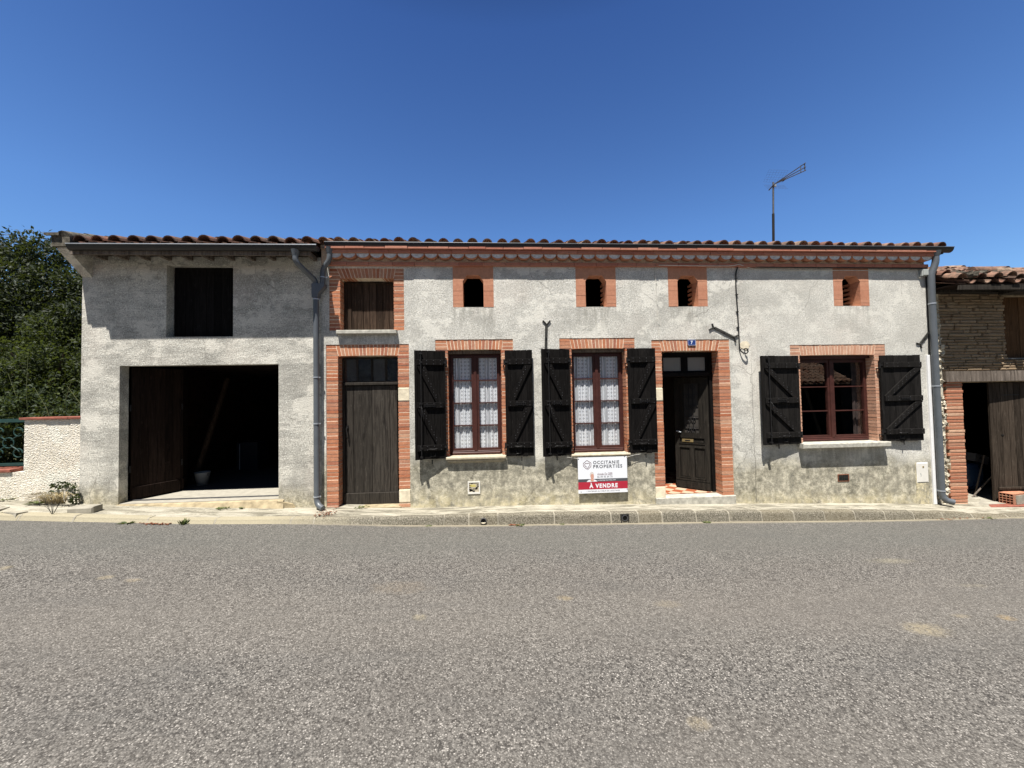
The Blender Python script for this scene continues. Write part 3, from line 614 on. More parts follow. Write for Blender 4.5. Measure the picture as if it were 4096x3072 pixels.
# genoise cornice: flat brick, scalloped tile course, two proud brick courses
cr = MB()
def course(x0, x1, y0, z0, z1, L=.37):
    x = x0
    while x < x1-.02:
        l = min(L*random.uniform(.85, 1.1), x1-x); y = y0+random.uniform(-.004, .004); zz = random.uniform(-.002, .002)
        cr.bevbox(x+.002, x+l-.002, y, .02, z0+zz, z1+zz, .006); x += l
CX0 = -2.83
course(CX0-.06, HX1+.02, -.055, 4.535, 4.60, .42)
course(CX0-.03, HX1+.12, -.150, 4.735, 4.795, .38); course(CX0-.03, HX1+.06, -.189, 4.80, 4.852, .37)
cr.build("cornice", "cornice_brick", house)
gs = MB(); n = 48; p = (HX1+.03-CX0)/n
for i in range(n):             # inverted canal tiles filled with mortar: grey half discs with a terracotta rim
    cx = CX0+(i+.5)*p; r = p/2-.0005; zc = 4.733; k = 12; sq = .72
    pts = [(cx+r*math.cos(a), zc+r*sq*math.sin(a)) for a in [math.pi+math.pi*q/k for q in range(k+1)]]
    pin = [(cx+(r-.009)*math.cos(a), zc+(r-.009)*sq*math.sin(a)) for a in [math.pi+math.pi*q/k for q in range(k+1)]]
    y0 = -.125+random.uniform(-.004, .004)
    gs.mat = 0
    vs = [(x, y0, z) for x, z in pts]+[(x, y0, z) for x, z in pin]+[(x, .0, z+.0) for x, z in pts]
    gs.add(vs, [(q, q+1, k+1+q+1, k+1+q) for q in range(k)]+[(q+1, q, 2*(k+1)+q, 2*(k+1)+q+1) for q in range(k)])
    gs.mat = 1
    gs.add([(x, y0+.006, z) for x, z in pin], [tuple(range(k+1))])
gs.build("genoise_course", ["terracotta_block", "grey_fill"], house)
# the white render strip under the roof above the cornice
cb = MB(); cb.box(HX0, HX1+.02, -.02, .40, 4.852, 4.93); cb.build("wall_head", "mortar", house)
# roof
rf = MB(); random.seed(11)
tiles(rf, HX0+.10, HX1+.22, -.135, 4.905, .30, 13, .268, rc=.092)
rf.mat = 1
rf.add([(HX0, -.05, 4.86), (HX1+.2, -.05, 4.86), (HX1+.2, 4.45, 6.21), (HX0, 4.45, 6.21), (HX0, 8.9, 4.86), (HX1+.2, 8.9, 4.86)], [(0, 1, 2, 3), (3, 2, 5, 4)])
rf.mat = 0; rf.smooth = True
for i in range(30): rf.tube([(HX0+.4*i, 4.45, 6.27), (HX0+.4*i+.42, 4.45, 6.28)], .10, 10, False)
rf.build("roof", ["canal_tile_clean", "canal_tile"], house)
# gutters: half round channel with a rolled lip
def gutter(x0, x1, yb, yf, zt, parent, mat="gutter_grey", sl=0.0):
    mb = MB(); n = 14; r = (yb-yf)/2; cy = (yb+yf)/2; nx = 6
    def pt(x, a, rr): return (x, cy-rr*math.cos(a), zt+sl*(x-x0)-rr*math.sin(a)*1.15)
    vs = []; 
    for i in range(nx+1):
        x = x0+(x1-x0)*i/nx
        vs += [pt(x, math.pi*q/n, r) for q in range(n+1)]+[pt(x, math.pi*q/n, r-.004) for q in range(n+1)]
    m = n+1; fs = []
    for i in range(nx):
        for q in range(n): fs += [(i*2*m+q, (i+1)*2*m+q, (i+1)*2*m+q+1, i*2*m+q+1), (i*2*m+m+q+1, (i+1)*2*m+m+q+1, (i+1)*2*m+m+q, i*2*m+m+q)]
    mb.smooth = True; mb.add(vs, fs); mb.smooth = False
    for x in (x0, x1): mb.add([pt(x, math.pi*q/n, r) for q in range(n+1)], [tuple(range(n+1))])
    g = mb.build("gutter", mat, parent)
    m2 = MB(); m2.smooth = True; m2.tube([(x0, yf, zt+.003), (x1, yf, zt+.003+sl*(x1-x0))], .009, 8); m2.build("gutter_lip", "bright_zinc" if x0 < -5 else "zinc_grey", g)
    return g
gutter(-2.86, 9.32, -.05, -.205, 4.905, house, sl=-.0006)
# small lead-grey batten end under the gutter at the right corner
mb = MB(); mb.box(HX1+.06, HX1+.27, -.12, .5, 4.79, 4.855); mb.build("rafter_end", "weathered_dark_wood", house)

# windows
def sash_window(op, yf, rows, name_sill=True, div=(.5,), bottom=.10, parent=house, panes=None, shade=None):
    x0, x1, z0, z1 = op; fr = .034; Y0, Y1 = yf, yf+.055
    win = MB(); zt = z1-.055
    win.box(x0, x0+fr, Y0, Y1, z0, zt); win.box(x1-fr, x1, Y0, Y1, z0, zt); win.box(x0+fr, x1-fr, Y0, Y1, zt-.03, zt)
    win.box(x0+fr, x1-fr, Y0-.01, Y1, z0, z0+.045)
    wobj = win.build("window", "maroon_paint", parent)
    # projecting bottom rail profile
    br = MB(); br.bevbox(x0+fr, x1-fr, Y0-.045, Y0-.011, z0+.002, z0+.05, .012); br.bevbox(x0+fr-.01, x1-fr+.01, Y0-.028, Y0-.002, z0+.053, z0+.075, .008); br.build("weather_bar", "maroon_paint", wobj)
    cx = (x0+x1)/2; st = .044
    for (a, b) in ((x0+fr, cx-.004), (cx+.004, x1-fr)):
        s = MB(); y0 = Y0-.012; y1 = Y1-.005; a_, b_ = a+.002, b-.002
        sl, sr = (st, .066) if a < cx-.05 else (.066, st)
        s.box(a_, a_+sl, y0, y1, z0+.065, zt-.03); s.box(b_-sr, b_, y0, y1, z0+.065, zt-.03)
        s.box(a_+sl, b_-sr, y0, y1, z0+.065, z0+.118); s.box(a_+sl, b_-sr, y0, y1, zt-.03-.045, zt-.032)
        for i in range(1, rows):
            z = z0+.118+(zt-.077-z0-.118)*i/rows; s.box(a_+sl, b_-sr, y0+.012, y1-.004, z-.0105, z+.0105)
        so_ = s.build("sash", "maroon_paint", wobj)
        g = MB(); g.add([(a_+sl-.004, Y0+.02, z0+.11), (b_-sr+.004, Y0+.02, z0+.11), (b_-sr+.004, Y0+.02, zt-.07), (a_+sl-.004, Y0+.02, zt-.07)], [(0, 1, 2, 3)]); g.build("glass_pane", "window_glass", wobj)
    c = MB(); c.bevbox(cx-.030, cx+.030, Y0-.03, Y0-.013, z0+.065, zt-.03, .006); c.build("meeting_stile", "maroon_paint", wobj)
    return wobj
sash_window(W1, .185, 4); sash_window(W2, .185, 4); sash_window(W3, .185, 3)
# sills
mb = MB()
for a, b, z in ((-.77, .33, 0),): mb.bevbox(a, b, -.085, .18, .945, .995, .012); mb.bevbox(a+.025, b-.03, -.055, .18, .90, .943, .012); mb.bevbox(a+.05, b-.05, -.03, .0, .88, .899, .006)
mb.build("window_sill", "cream_sill", house)
mb = MB(); mb.bevbox(1.55, 2.68, -.08, .18, .94, .98, .012); mb.bevbox(1.57, 2.66, -.05, .0, .905, .938, .01); mb.build("window_sill", "cream_sill", house)
mb = MB(); mb.bevbox(6.05, 7.86, -.15, .18, .975, 1.068, .012); mb.build("window_sill", "white_sill", house)
mb = MB(); mb.bevbox(-2.71, -1.635, -.085, .20, 3.275, 3.343, .008); mb.build("window_sill", "white_sill", house)
mb = MB(); mb.box(-2.67, -1.70, .2, .245, 3.345, 4.31); mb.v = []; mb.f = []; mb.mi = []; mb.sm = []

def boards(mb, x0, x1, y0, y1, z0, z1, widths, gap=.006, zj=.0):
    tot = sum(widths); x = x0
    for w_ in widths:
        b = x+(x1-x0)*w_/tot; j = random.uniform(-zj, zj)
        mb.box(x+gap/2, b-gap/2, y0+random.uniform(-.002, .002), y1, z0+j, z1-abs(j)*.5); x = b
# loft hatch over the plank door
mb = MB(); boards(mb, -2.53, -1.70, .20, .225, 3.35, 4.29, [7, 8, 8, 9, 8, 8, 9], .008, .006); mb.box(-2.66, -2.53, .185, .22, 3.35, 4.285); lh = mb.build("loft_hatch", "brown_shed_wood", house); lh['label'] = "brown planks with pale peeling tops"
# plank door
mb = MB(); boards(mb, -2.655, -1.665, .215, .245, .33, 2.34, [13, 34, 15, 7.5, 7.5], .007)
mb.v = []; mb.f = []; mb.mi = []; mb.sm = []
for a, b in ((-2.655, -2.51), (-2.51, -2.17), (-2.17, -1.84), (-1.84, -1.70)): mb.box(a+.004, b-.004, .213+random.uniform(-.002, .002), .245, .345, 2.335)
pd_ = mb.build("plank_door", "weathered_dark_wood", house)
mb = MB(); mb.bevbox(-2.69, -1.66, .185, .245, .125, .34, .008); mb.build("kick_board", "weathered_dark_wood", pd_)
mb = MB(); mb.tube([(-2.62, .20, 1.56), (-2.62, .16, 1.55), (-2.615, .15, 1.45), (-2.61, .16, 1.37), (-2.61, .20, 1.36)], .009, 6); mb.box(-2.635, -2.60, .198, .213, 1.53, 1.60); mb.build("door_handle", "wrought_iron", pd_)
mb = MB(); mb.bevbox(-2.70, -1.645, .175, .25, 2.345, 2.40, .008); mb.box(-2.709, -2.66, .20, .26, .13, 2.345); mb.box(-1.665, -1.637, .20, .26, .345, 2.345); mb.build("door_frame", "weathered_dark_wood", house)
mb = MB()
X = [-2.70, -2.44, -2.17, -1.91, -1.645]
mb.box(-2.71, -1.635, .215, .25, 2.40, 2.425); mb.box(-2.71, -1.635, .215, .25, 2.84, 2.87)
for x in X: mb.box(x-.017, x+.017, .214, .251, 2.425, 2.84)
tw = mb.build("transom_window", "weathered_dark_wood", house)
for i in range(4):
    g = MB(); g.add([(X[i]+.017, .235, 2.425), (X[i+1]-.017, .235, 2.425), (X[i+1]-.017, .235, 2.84), (X[i]+.017, .235, 2.84)], [(0, 1, 2, 3)]); g.build("glass_pane", "window_glass", tw)
for a, b in ((-2.69, -2.45), (-2.15, -1.92)): mb = MB(); mb.box(a, b, .262, .268, 2.42, 2.84); mb.build("dusty_sheet", "interior_plaster", tw)

# shutters: planks, three ledges, two braces, bolt bar, pull and hinges
def shutter(hx, w_, z0, z1, side, ang, label, mat="black_wood", planks=5, bar=False, ledge=None):
    """hinged at hx; side -1 = folds out to the left, +1 = to the right"""
    T = Matrix.Translation(Vector((hx, -.030, 0))) @ Matrix.Rotation(R(ang)*(-side)*-1, 4, 'Z')
    # local x runs from the hinge outwards
    S = Matrix.Diagonal((side, 1, 1, 1)); T = Matrix.Translation(Vector((hx, -.028, 0))) @ Matrix.Rotation(-side*R(ang), 4, 'Z') @ S
    mb = MB(); mb.T = T
    pw = w_/planks
    for i in range(planks):
        mb.box(i*pw+.002, (i+1)*pw-.002, -.030+random.uniform(-.0015, .0015), -.002, z0+random.uniform(-.007, .007), z1+random.uniform(-.003, .003))
    mb.box(.004, w_-.004, -.008, -.005, z0+.012, z1-.008)
    sh = mb.build("shutter", mat, house); sh['label'] = label
    H = z1-z0; zl = ledge or (z0+.085*H+.04, z0+.495*H, z0+.905*H-.03)
    lw = .105; x0, x1 = .045, w_-.012
    for z in zl: m2 = MB(); m2.T = T; m2.bevbox(x0, x1, -.068, -.031, z-lw/2, z+lw/2, .005); m2.build("ledge", mat, sh)
    for a, b in ((zl[0], zl[1]), (zl[1], zl[2])):
        m3 = MB(); m3.T = T; za, zb_ = a+lw/2+.002, b-lw/2-.002; bw = .12
        # wide at the outer top, narrow at the hinge-side bottom
        m3.prism([(x0+.005, za), (x0+.13, za), (x1-.01, zb_-.02), (x1-.01, zb_), (x1-bw-.02, zb_)], -.062, -.0315)
        m3.build("brace", mat, sh)
    for z in (zl[0], zl[2]):       # strap hinge knuckle and pintle
        m4 = MB(); m4.T = T; m4.tube([(-.012, -.03, z-.06), (-.012, -.03, z+.05)], .013, 8); m4.box(-.02, .055, -.040, -.030, z-.018, z+.018)
        m4.box(-.035, -.012, -.03, .03, z-.075, z-.055)
        m4.build("hinge", "wrought_iron", sh)
    m5 = MB(); m5.T = T
    for z in zl:
        for x in np.linspace(x0+.05, x1-.05, 4):
            for dz in (-.03, .03): m5.box(x-.005, x+.005, -.0715, -.068, z+dz-.005, z+dz+.005)
    for a, b in ((zl[0], zl[1]), (zl[1], zl[2])):
        for u in (.15, .3, .45, .6, .75, .88):
            for dz in (-.03, .05):
                x = x0+.09+(x1-x0-.18)*u; z = a+lw/2+(b-a-lw)*u+dz*.6
                m5.box(x-.005, x+.005, -.0655, -.062, z-.005, z+.005)
    m5.build("nail", "galvanised", sh)
    m6 = MB(); m6.T = T; z = zl[1]; c = w_*.55
    m6.box(c-.10, c+.10, -.076, -.068, z-.022, z-.012); m6.box(c-.10, c+.10, -.076, -.068, z+.008, z+.018)
    for q in range(6): m6.box(c-.09+q*.034, c-.08+q*.034, -.078, -.0685, z-.012, z+.008)
    m6.build("latch_plate", "wrought_iron", sh)
    m7 = MB(); m7.T = T; z = zl[0]; c = w_*.45
    m7.tube([(c-.08, -.069, z-.02), (c-.06, -.085, z-.015), (c, -.09, z-.02), (c+.06, -.085, z-.015), (c+.09, -.069, z-.02)], .006, 6); m7.build("pull_handle", "wrought_iron", sh)
    m9 = MB(); m9.T = T; c = w_*.45
    m9.tube([(c-.04, -.032, z0+.10), (c-.04, -.036, z0+.05), (c+.04, -.036, z0+.05), (c+.04, -.032, z0+.10)], .006, 6); m9.build("ring", "wrought_iron", sh)
    if bar:
        m8 = MB(); m8.T = T; x = w_-.085
        m8.tube([(x, -.085, z0+.03), (x, -.085, z1-.03)], .0085, 8)
        for z in (z0+.05, zl[0], zl[1]+.03, zl[2], z1-.06): m8.box(x-.022, x+.022, -.095, -.031, z-.012, z+.012)
        m8.tube([(x, -.09, zl[1]-.02), (x-.01, -.12, zl[1]-.06), (x-.03, -.135, zl[1]-.20), (x-.04, -.12, zl[1]-.24)], .008, 6)
        m8.build("bolt_bar", "wrought_iron", sh)
        m8 = MB(); m8.T = T; m8.box(w_-.012, w_+.028, -.040, .006, z0-.0, z1-.0); m8.build("rebate_strip", mat, sh)
    return sh
random.seed(3)
shutter(W1[0]-.045, .53, .975, 2.95, -1, 12, "black shutter with bolt bar and oval ring, left of the first lace window", bar=True)
shutter(W1[1]+.065, .515, .98, 2.945, 1, 2.5, "flat black shutter to the right of the first lace window")
shutter(W2[0]-.055, .53, .97, 2.955, -1, 11, "black shutter with bolt bar, left of the second lace window under the iron anchor", bar=True)
shutter(W2[1]+.02, .535, .975, 2.955, 1, 3, "black shutter between the second lace window and the open door")
shutter(W3[0]-.085, .80, 1.065, 2.78, -1, 6, "wide faded black shutter left of the wide window", "faded_black_wood", planks=6, bar=True)
shutter(W3[1]+.055, .83, 1.07, 2.765, 1, 1.5, "wide faded black shutter beside the white cable trunking", "faded_black_wood", planks=6)
# shutter dogs below
for x, z in ((-1.02, .93), (.62, .94), (1.28, .93), (2.98, .93), (5.62, 1.03), (8.22, 1.04)):
    mb = MB(); mb.tube([(x, .0, z+.0), (x, -.06, z)], .008, 6); mb.box(x-.010, x+.010, -.066, -.056, z-.05, z+.03); mb.build("shutter_dog", "anchor_iron", house)

# front door with transom, frame, open panelled leaf
mb = MB(); yf, yk = .22, .285
mb.box(3.372, 3.43, yf, yk, .12, 2.895); mb.box(4.435, 4.498, yf, yk, .12, 2.895); mb.box(3.43, 4.435, yf, yk, 2.83, 2.895); mb.bevbox(3.43, 4.435, yf-.03, yk, 2.42, 2.50, .012); mb.box(3.87, 4.0, yf+.004, yk, 2.50, 2.83)
mb.box(3.43, 3.50, yf+.005, yk, 2.50, 2.83); mb.box(4.37, 4.435, yf+.005, yk, 2.50, 2.83); mb.box(3.5, 3.87, yf+.006, yk, 2.50, 2.53); mb.box(4.0, 4.37, yf+.006, yk, 2.50, 2.53); mb.box(3.5, 3.87, yf+.006, yk, 2.80, 2.83); mb.box(4.0, 4.37, yf+.006, yk, 2.80, 2.83)
tf = mb.build("front_door_frame", "black_wood", house)
for a, b in ((3.5, 3.87), (4.0, 4.37)):
    g = MB(); g.add([(a, yf+.03, 2.53), (b, yf+.03, 2.53), (b, yf+.03, 2.80), (a, yf+.03, 2.80)], [(0, 1, 2, 3)]); g.build("grey_pane", "grey_pane", tf)  # opaque grey panels in place of clear transom glass
LW = .66; ang = 136
TD = Matrix.Translation(Vector((4.425, .262, 0))) @ Matrix.Rotation(R(ang), 4, 'Z') @ Matrix.Diagonal((1, -1, 1, 1))
# leaf: local x from hinge to free edge; local -y faces the street
TD = Matrix.Translation(Vector((4.425, .262, 0))) @ Matrix.Rotation(R(ang), 4, 'Z')
# front face of leaf: which local side faces the camera? rotated x axis points to (-.72,.69); facing normal towards street is local +y
mb = MB(); mb.T = TD
z0, z1 = .14, 2.40; t0, t1 = -.02, .02
st = .09
mb.box(0, st, t0, t1, z0, z1); mb.box(LW-st, LW, t0, t1, z0, z1)
for a, b in ((z0, .36), (.96, 1.06), (1.16, 1.27), (2.28, z1)): mb.box(st, LW-st, t0, t1, a, b)
mb.box(LW/2-.045, LW/2+.045, t0, t1, .36, .96)
mb.box(st, .19, t0, t1, 1.27, 2.28); mb.box(LW-.19, LW-st, t0, t1, 1.27, 2.28)
fd = mb.build("front_door", "front_door_wood", house); fd['label'] = "open black panelled front door leaf with grille and letter slot"
for a, b, c_, d_ in ((st+.012, LW/2-.057, .372, .948), (LW/2+.057, LW-st-.012, .372, .948), (st+.012, LW-st-.012, 1.072, 1.148)):
    mb = MB(); mb.T = TD; mb.box(a, b, t0+.01, t1-.008, c_, d_); mb.build("door_panel", "front_door_wood", fd)
mb = MB(); mb.T = TD
for a, b, c_, d_ in ((st, LW/2-.045, .36, .96), (LW/2+.045, LW-st, .36, .96), (st, LW-st, 1.06, 1.16)):
    mb.box(a-.012, b+.012, t1, t1+.010, c_-.022, c_-.004); mb.box(a-.012, b+.012, t1, t1+.010, d_+.004, d_+.020); mb.box(a-.012, a+.002, t1, t1+.010, c_-.004, d_+.004); mb.box(b-.002, b+.012, t1, t1+.010, c_-.004, d_+.004)
mb.build("panel_moulding", "front_door_wood", fd)
mb = MB(); mb.T = TD; mb.box(.01, LW-.01, t1, t1+.014, .29, .325); mb.box(.01, LW-.01, t1, t1+.022, z0, .275); mb.build("weather_board", "front_door_wood", fd)
mb = MB(); mb.T = TD; mb.add([(.19, 0, 1.27), (LW-.19, 0, 1.27), (LW-.19, 0, 2.28), (.19, 0, 2.28)], [(0, 1, 2, 3)]); mb.build("door_glass", "interior_plaster", fd)
mb = MB(); mb.T = TD; gx_ = LW/2
mb.tube([(gx_-.04, t1, 1.28), (gx_-.04, t1, 2.27)], .008, 6); mb.tube([(gx_+.04, t1, 1.28), (gx_+.04, t1, 2.27)], .008, 6)
for z in (1.33, 1.55, 1.78, 2.0, 2.2):
    for s in (-1, 1): mb.tube([(gx_+s*.045+.04*math.cos(a), t1, z+.04*math.sin(a)) for a in np.linspace(0, 2*math.pi, 13)], .006, 6, False)
    mb.box(.19, LW-.19, t1-.006, t1+.004, z+.052, z+.064)
mb.build("door_grille", "wrought_iron", fd)
mb = MB(); mb.T = TD; mb.box(.30, .52, t1+.0, t1+.008, 1.08, 1.14); mb.build("letter_slot", "brass", fd)
mb = MB(); mb.T = TD; mb.box(.36, .46, t1+.006, t1+.012, 1.10, 1.122); mb.build("letter_flap", "wrought_iron", fd)
mb = MB(); mb.T = TD; mb.tube([(LW-.05, t1, 1.30), (LW-.05, t1+.045, 1.30), (LW-.14, t1+.05, 1.275)], .009, 6); mb.build("door_handle", "bright_zinc", fd)
mb = MB(); mb.bevbox(3.165, 4.745, -.035, .30, -.12, .108, .012); mb.build("doorstep", "white_sill", house)
mb = MB(); mb.bevbox(-2.72, -1.60, -.01, .24, .0, .125, .01); mb.build("doorstep", "ochre_concrete", house)

# ================================================================== GARAGE
garage = thing("garage_building", "grey cement rendered garage with wide open doorway at the left end of the terrace", "garage", (-5, 0, 0))
GX0, GX1 = -7.09, -3.0
GO = (-6.455, -3.755, .31, 2.75); GL = (-5.685, -4.545, 3.255, 4.555)
wb = MB(); wall(wb, GX0, GX1-.003, -.2, 4.70, [GO, GL], 0.003, .18)
wb.box(GX0, GX0+.25, .18, 7.5, -.2, 4.6); wb.box(GX0+.25, GX1-.005, 7.25, 7.5, -.2, 4.6)
wb.prismx([(.01, 4.6), (7.5, 4.6), (3.8, 5.75)], GX0+.001, GX0+.249)
wb.build("wall", "cement_render", garage)
# flared console that carries the verge, and the blackened block on top of it
mb = MB(); mb.prismx([(.003, 4.325), (-.41, 4.675), (-.41, 4.78), (.003, 4.78)], GX0+.003, GX0+.165); mb.build("eave_console", "cement_render", garage)
mb = MB(); mb.box(GX0-.03, GX0+.25, -.46, -.30, 4.70, 4.86, .008); mb.add([(GX0-.11, -.50, 4.865), (GX0+.12, -.50, 4.865), (GX0+.12, 3.8, 6.15), (GX0-.11, 3.8, 6.15), (GX0-.11, -.50, 4.91), (GX0+.12, -.50, 4.915), (GX0+.12, 3.8, 6.20), (GX0-.11, 3.8, 6.20)], [(0, 1, 5, 4), (4, 5, 6, 7), (3, 2, 1, 0), (0, 4, 7, 3), (1, 2, 6, 5)])
mb.build("verge_mortar", "lichen_mortar", garage)
mb = MB(); mb.box(-6.86, -3.01, -.43, -.39, 4.575, 4.665, .002); mb.build("fascia_board", "grey_beam_wood", garage)
for i in range(11):
    x = -6.70+i*.36; mb = MB(); mb.box(x-.03, x+.03, -.385, .0, 4.625, 4.698, .004); mb.build("rafter", "grey_beam_wood", garage)
mb = MB(); boards(mb, -6.88, -3.01, -.44, .02, 4.70, 4.715, [1]*14, .012); mb.build("soffit", "dim_door_wood", garage)
mb = MB(); mb.box(-6.88, -3.005, -.44, .06, 4.574, 4.60, .001); mb.v = []; mb.f = []; mb.mi = []; mb.sm = []
rf = MB(); random.seed(21)
tiles(rf, -6.72, -3.05, -.43, 4.782, .30, 11, .283, rc=.102, ch_front=-.085, jit=1.2)
rf.mat = 1; rf.add([(GX0, -.40, 4.725), (GX1-.01, -.40, 4.725), (GX1-.01, 3.8, 5.985), (GX0, 3.8, 5.985), (GX0, 7.9, 4.75), (GX1-.01, 7.9, 4.75)], [(0, 1, 2, 3), (3, 2, 5, 4)])
rf.mat = 0
vt = MB()
for q in range(11):            # row of verge tiles bedded in mortar
    vt.smooth = True; y = -.46+q*.37; z = 4.875+q*.111
    vt.tube([(-6.94+random.uniform(-.01, .01), y, z-.02), (-6.94, y+.42, z+.105)], .10, 12, True, r2=.085)
vt.build("verge_tile", "lichen_mortar", garage)
rf.build("roof", ["canal_tile", "canal_tile"], garage)
gutter(-6.83, -2.86, -.39, -.535, 4.712, garage, sl=.0025)
# downpipes with swan neck, hopper head, collars and shoe
def downpipe(name, path, r, parent, mat="zinc_grey"):
    mb = MB(); mb.smooth = True; mb.tube(path, r, 14); return mb.build(name, mat, parent)
pcx, pcy = -3.05, -.10
dp = downpipe("downpipe", [(pcx, pcy, 4.0), (pcx, pcy, .34), (pcx+.015, pcy-.01, .27), (pcx+.06, pcy-.04, .215), (pcx+.15, pcy-.10, .185)], .049, garage)
mb = MB(); mb.prism([(-3.10, 3.92), (-3.0, 3.92), (-2.99, 4.0), (-2.885, 4.12), (-2.885, 4.175), (-3.105, 4.175), (-3.105, 4.0)], -.16, -.035); mb.build("hopper_head", "zinc_grey", dp)
for z in (3.90, 2.49, 1.665, .37):
    mb = MB(); mb.smooth = True; mb.tube([(pcx, pcy, z-.011), (pcx, pcy, z+.011)], .056, 14); mb.smooth = False; mb.box(pcx+.05, pcx+.075, pcy-.01, pcy+.01, z-.009, z+.009); mb.box(pcx-.008, pcx+.008, pcy+.05, .0, z-.006, z+.006); mb.build("pipe_collar", "bright_zinc", dp)
def cone(x, y, z0, z1, r0, r1, parent, nm="gutter_outlet"):
    mb = MB(); mb.smooth = True; mb.lathe([(r0, z0), (r1, z1)], x, y, 16); mb.build(nm, "zinc_grey", parent)
def smoothp(pts, k=4):
    P = [Vector(p) for p in pts]; out = [P[0]]
    for i in range(1, len(P)-1):
        a, b, c = P[i-1], P[i], P[i+1]; d = min((b-a).length, (c-b).length)*.45
        p0 = b+(a-b).normalized()*d; p2 = b+(c-b).normalized()*d
        for q in range(k+1): u = q/k; out.append(p0*(1-u)**2+b*2*u*(1-u)+p2*u*u)
    out.append(P[-1]); return out
dg = downpipe("swan_neck", smoothp([(-3.235, -.46, 4.60), (-3.235, -.46, 4.49), (-3.215, -.44, 4.44), (-3.06, -.115, 4.24), (-3.055, -.10, 4.14)]), .047, garage)
cone(-3.235, -.46, 4.56, 4.66, .050, .075, dg)
dh = downpipe("swan_neck", smoothp([(-2.80, -.128, 4.78), (-2.80, -.128, 4.60), (-2.93, -.10, 4.46), (-2.935, -.10, 4.14)]), .046, garage)
cone(-2.80, -.128, 4.72, 4.83, .050, .078, dh)
mb = MB(); mb.smooth = True; mb.tube([(-2.935, -.10, 4.29), (-2.935, -.10, 4.305)], .052, 14); mb.smooth = False; mb.box(-2.89, -2.85, -.11, -.09, 4.29, 4.305); mb.build("pipe_collar", "bright_zinc", dh)
# right hand downpipe of the house
d2 = downpipe("downpipe", smoothp([(9.005, -.128, 4.80), (9.005, -.128, 4.62), (8.955, -.10, 4.44), (8.935, -.09, 4.36)])+[Vector((8.93, -.09, 3.9)), Vector((8.93, -.09, .02)), Vector((8.94, -.10, -.06)), Vector((8.975, -.14, -.115)), Vector((9.05, -.20, -.135))], .056, house)
cone(9.005, -.128, 4.74, 4.84, .06, .085, d2)
for z in (3.79, 2.14, .07):
    mb = MB(); mb.smooth = True; mb.tube([(8.93, -.09, z-.012), (8.93, -.09, z+.012)], .062, 14); mb.smooth = False; mb.box(8.985, 9.01, -.10, -.08, z-.01, z+.01); mb.build("pipe_collar", "bright_zinc", d2)
# garage loft hatch, interior, floor, folding doors
mb = MB(); boards(mb, GL[0]+.02, GL[1]-.005, .16, .185, GL[2]+.01, GL[3]-.005, [1.3, 1, 1.5, .9, .9, 1.2, .8], .006); mb.build("loft_hatch", "black_wood", garage)
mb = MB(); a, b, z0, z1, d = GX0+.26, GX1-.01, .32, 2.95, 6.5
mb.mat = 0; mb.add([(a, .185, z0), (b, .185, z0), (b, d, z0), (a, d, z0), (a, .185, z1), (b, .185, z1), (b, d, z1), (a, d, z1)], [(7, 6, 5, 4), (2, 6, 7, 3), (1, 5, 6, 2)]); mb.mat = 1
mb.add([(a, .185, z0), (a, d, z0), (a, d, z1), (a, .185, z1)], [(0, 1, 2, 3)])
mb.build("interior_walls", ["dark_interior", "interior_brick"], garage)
for i in range(9): mb = MB(); mb.box(GX0+.27, GX1-.02, .45+i*.6, .57+i*.6, 2.80, 2.94, .004); mb.build("ceiling_joist", "dim_door_wood", garage)
mb = MB(); random.seed(5)
for q in range(26):
    x0_ = a+.004
    for k in range(12):
        y = .35+k*.5+(.25 if q % 2 else 0); mb.box(a, a+.012, y, y+.485, .36+q*.10, .36+q*.10+.088, .002)
mb.build("bare_brickwork", "interior_brick", garage)
mb = MB(); mb.box(GX0+.26, GX1-.01, .95, 6.5, .2, .331); mb.build("floor_slab", "dark_slab", garage)  # inner floor in a much darker tone than the front slab
mb = MB(); mb.box(GX0+.26, GX1-.01, .012, .95, .15, .3325); mb.build("threshold_slab", "pale_slab", garage)
mb = MB(); mb.box(GO[0], GO[1], .19, .225, .333, .350); mb.build("door_rail", "galvanised", garage)
mb = MB(); mb.add([(-6.48, .012, .322), (-3.66, .012, .322), (-3.66, -.03, .30), (-6.48, -.03, .318), (-3.62, -.10, .17), (-6.48, -.06, .29)], [(0, 3, 2, 1), (3, 5, 4, 2)]); mb.prism([(-3.76, .16), (-3.45, .16), (-3.50, .24), (-3.76, .305)], -.05, .0); mb.build("apron", "ochre_concrete", garage)
def leaf(p0, p1, z0, z1, nm, planks=6):
    v = Vector((p1[0]-p0[0], p1[1]-p0[1], 0)); L = v.length; T = Matrix.Translation(Vector((p0[0], p0[1], 0))) @ Matrix.Rotation(math.atan2(v.y, v.x), 4, 'Z')
    mb = MB(); mb.T = T
    for i in range(planks): mb.box(L*i/planks+.002, L*(i+1)/planks-.002, -.015+random.uniform(-.002, .002), .015, z0, z1)
    o = mb.build(nm, "dim_door_wood", garage)
    m2 = MB(); m2.T = T; m2.bevbox(0.01, L-.01, -.034, -.016, z0-.01, z0+.20, .006); m2.build("kick_board", "dim_door_wood", o)
    for z in (.9, 2.0): m3 = MB(); m3.T = T; m3.tube([(-.012, -.01, z-.06), (-.012, -.01, z+.06)], .014, 8); m3.build("hinge", "wrought_iron", o)
    return o
leaf((-6.42, .19), (-6.08, .86), .375, 2.74, "folding_door"); leaf((-6.07, .88), (-6.44, 1.52), .375, 2.74, "folding_door")

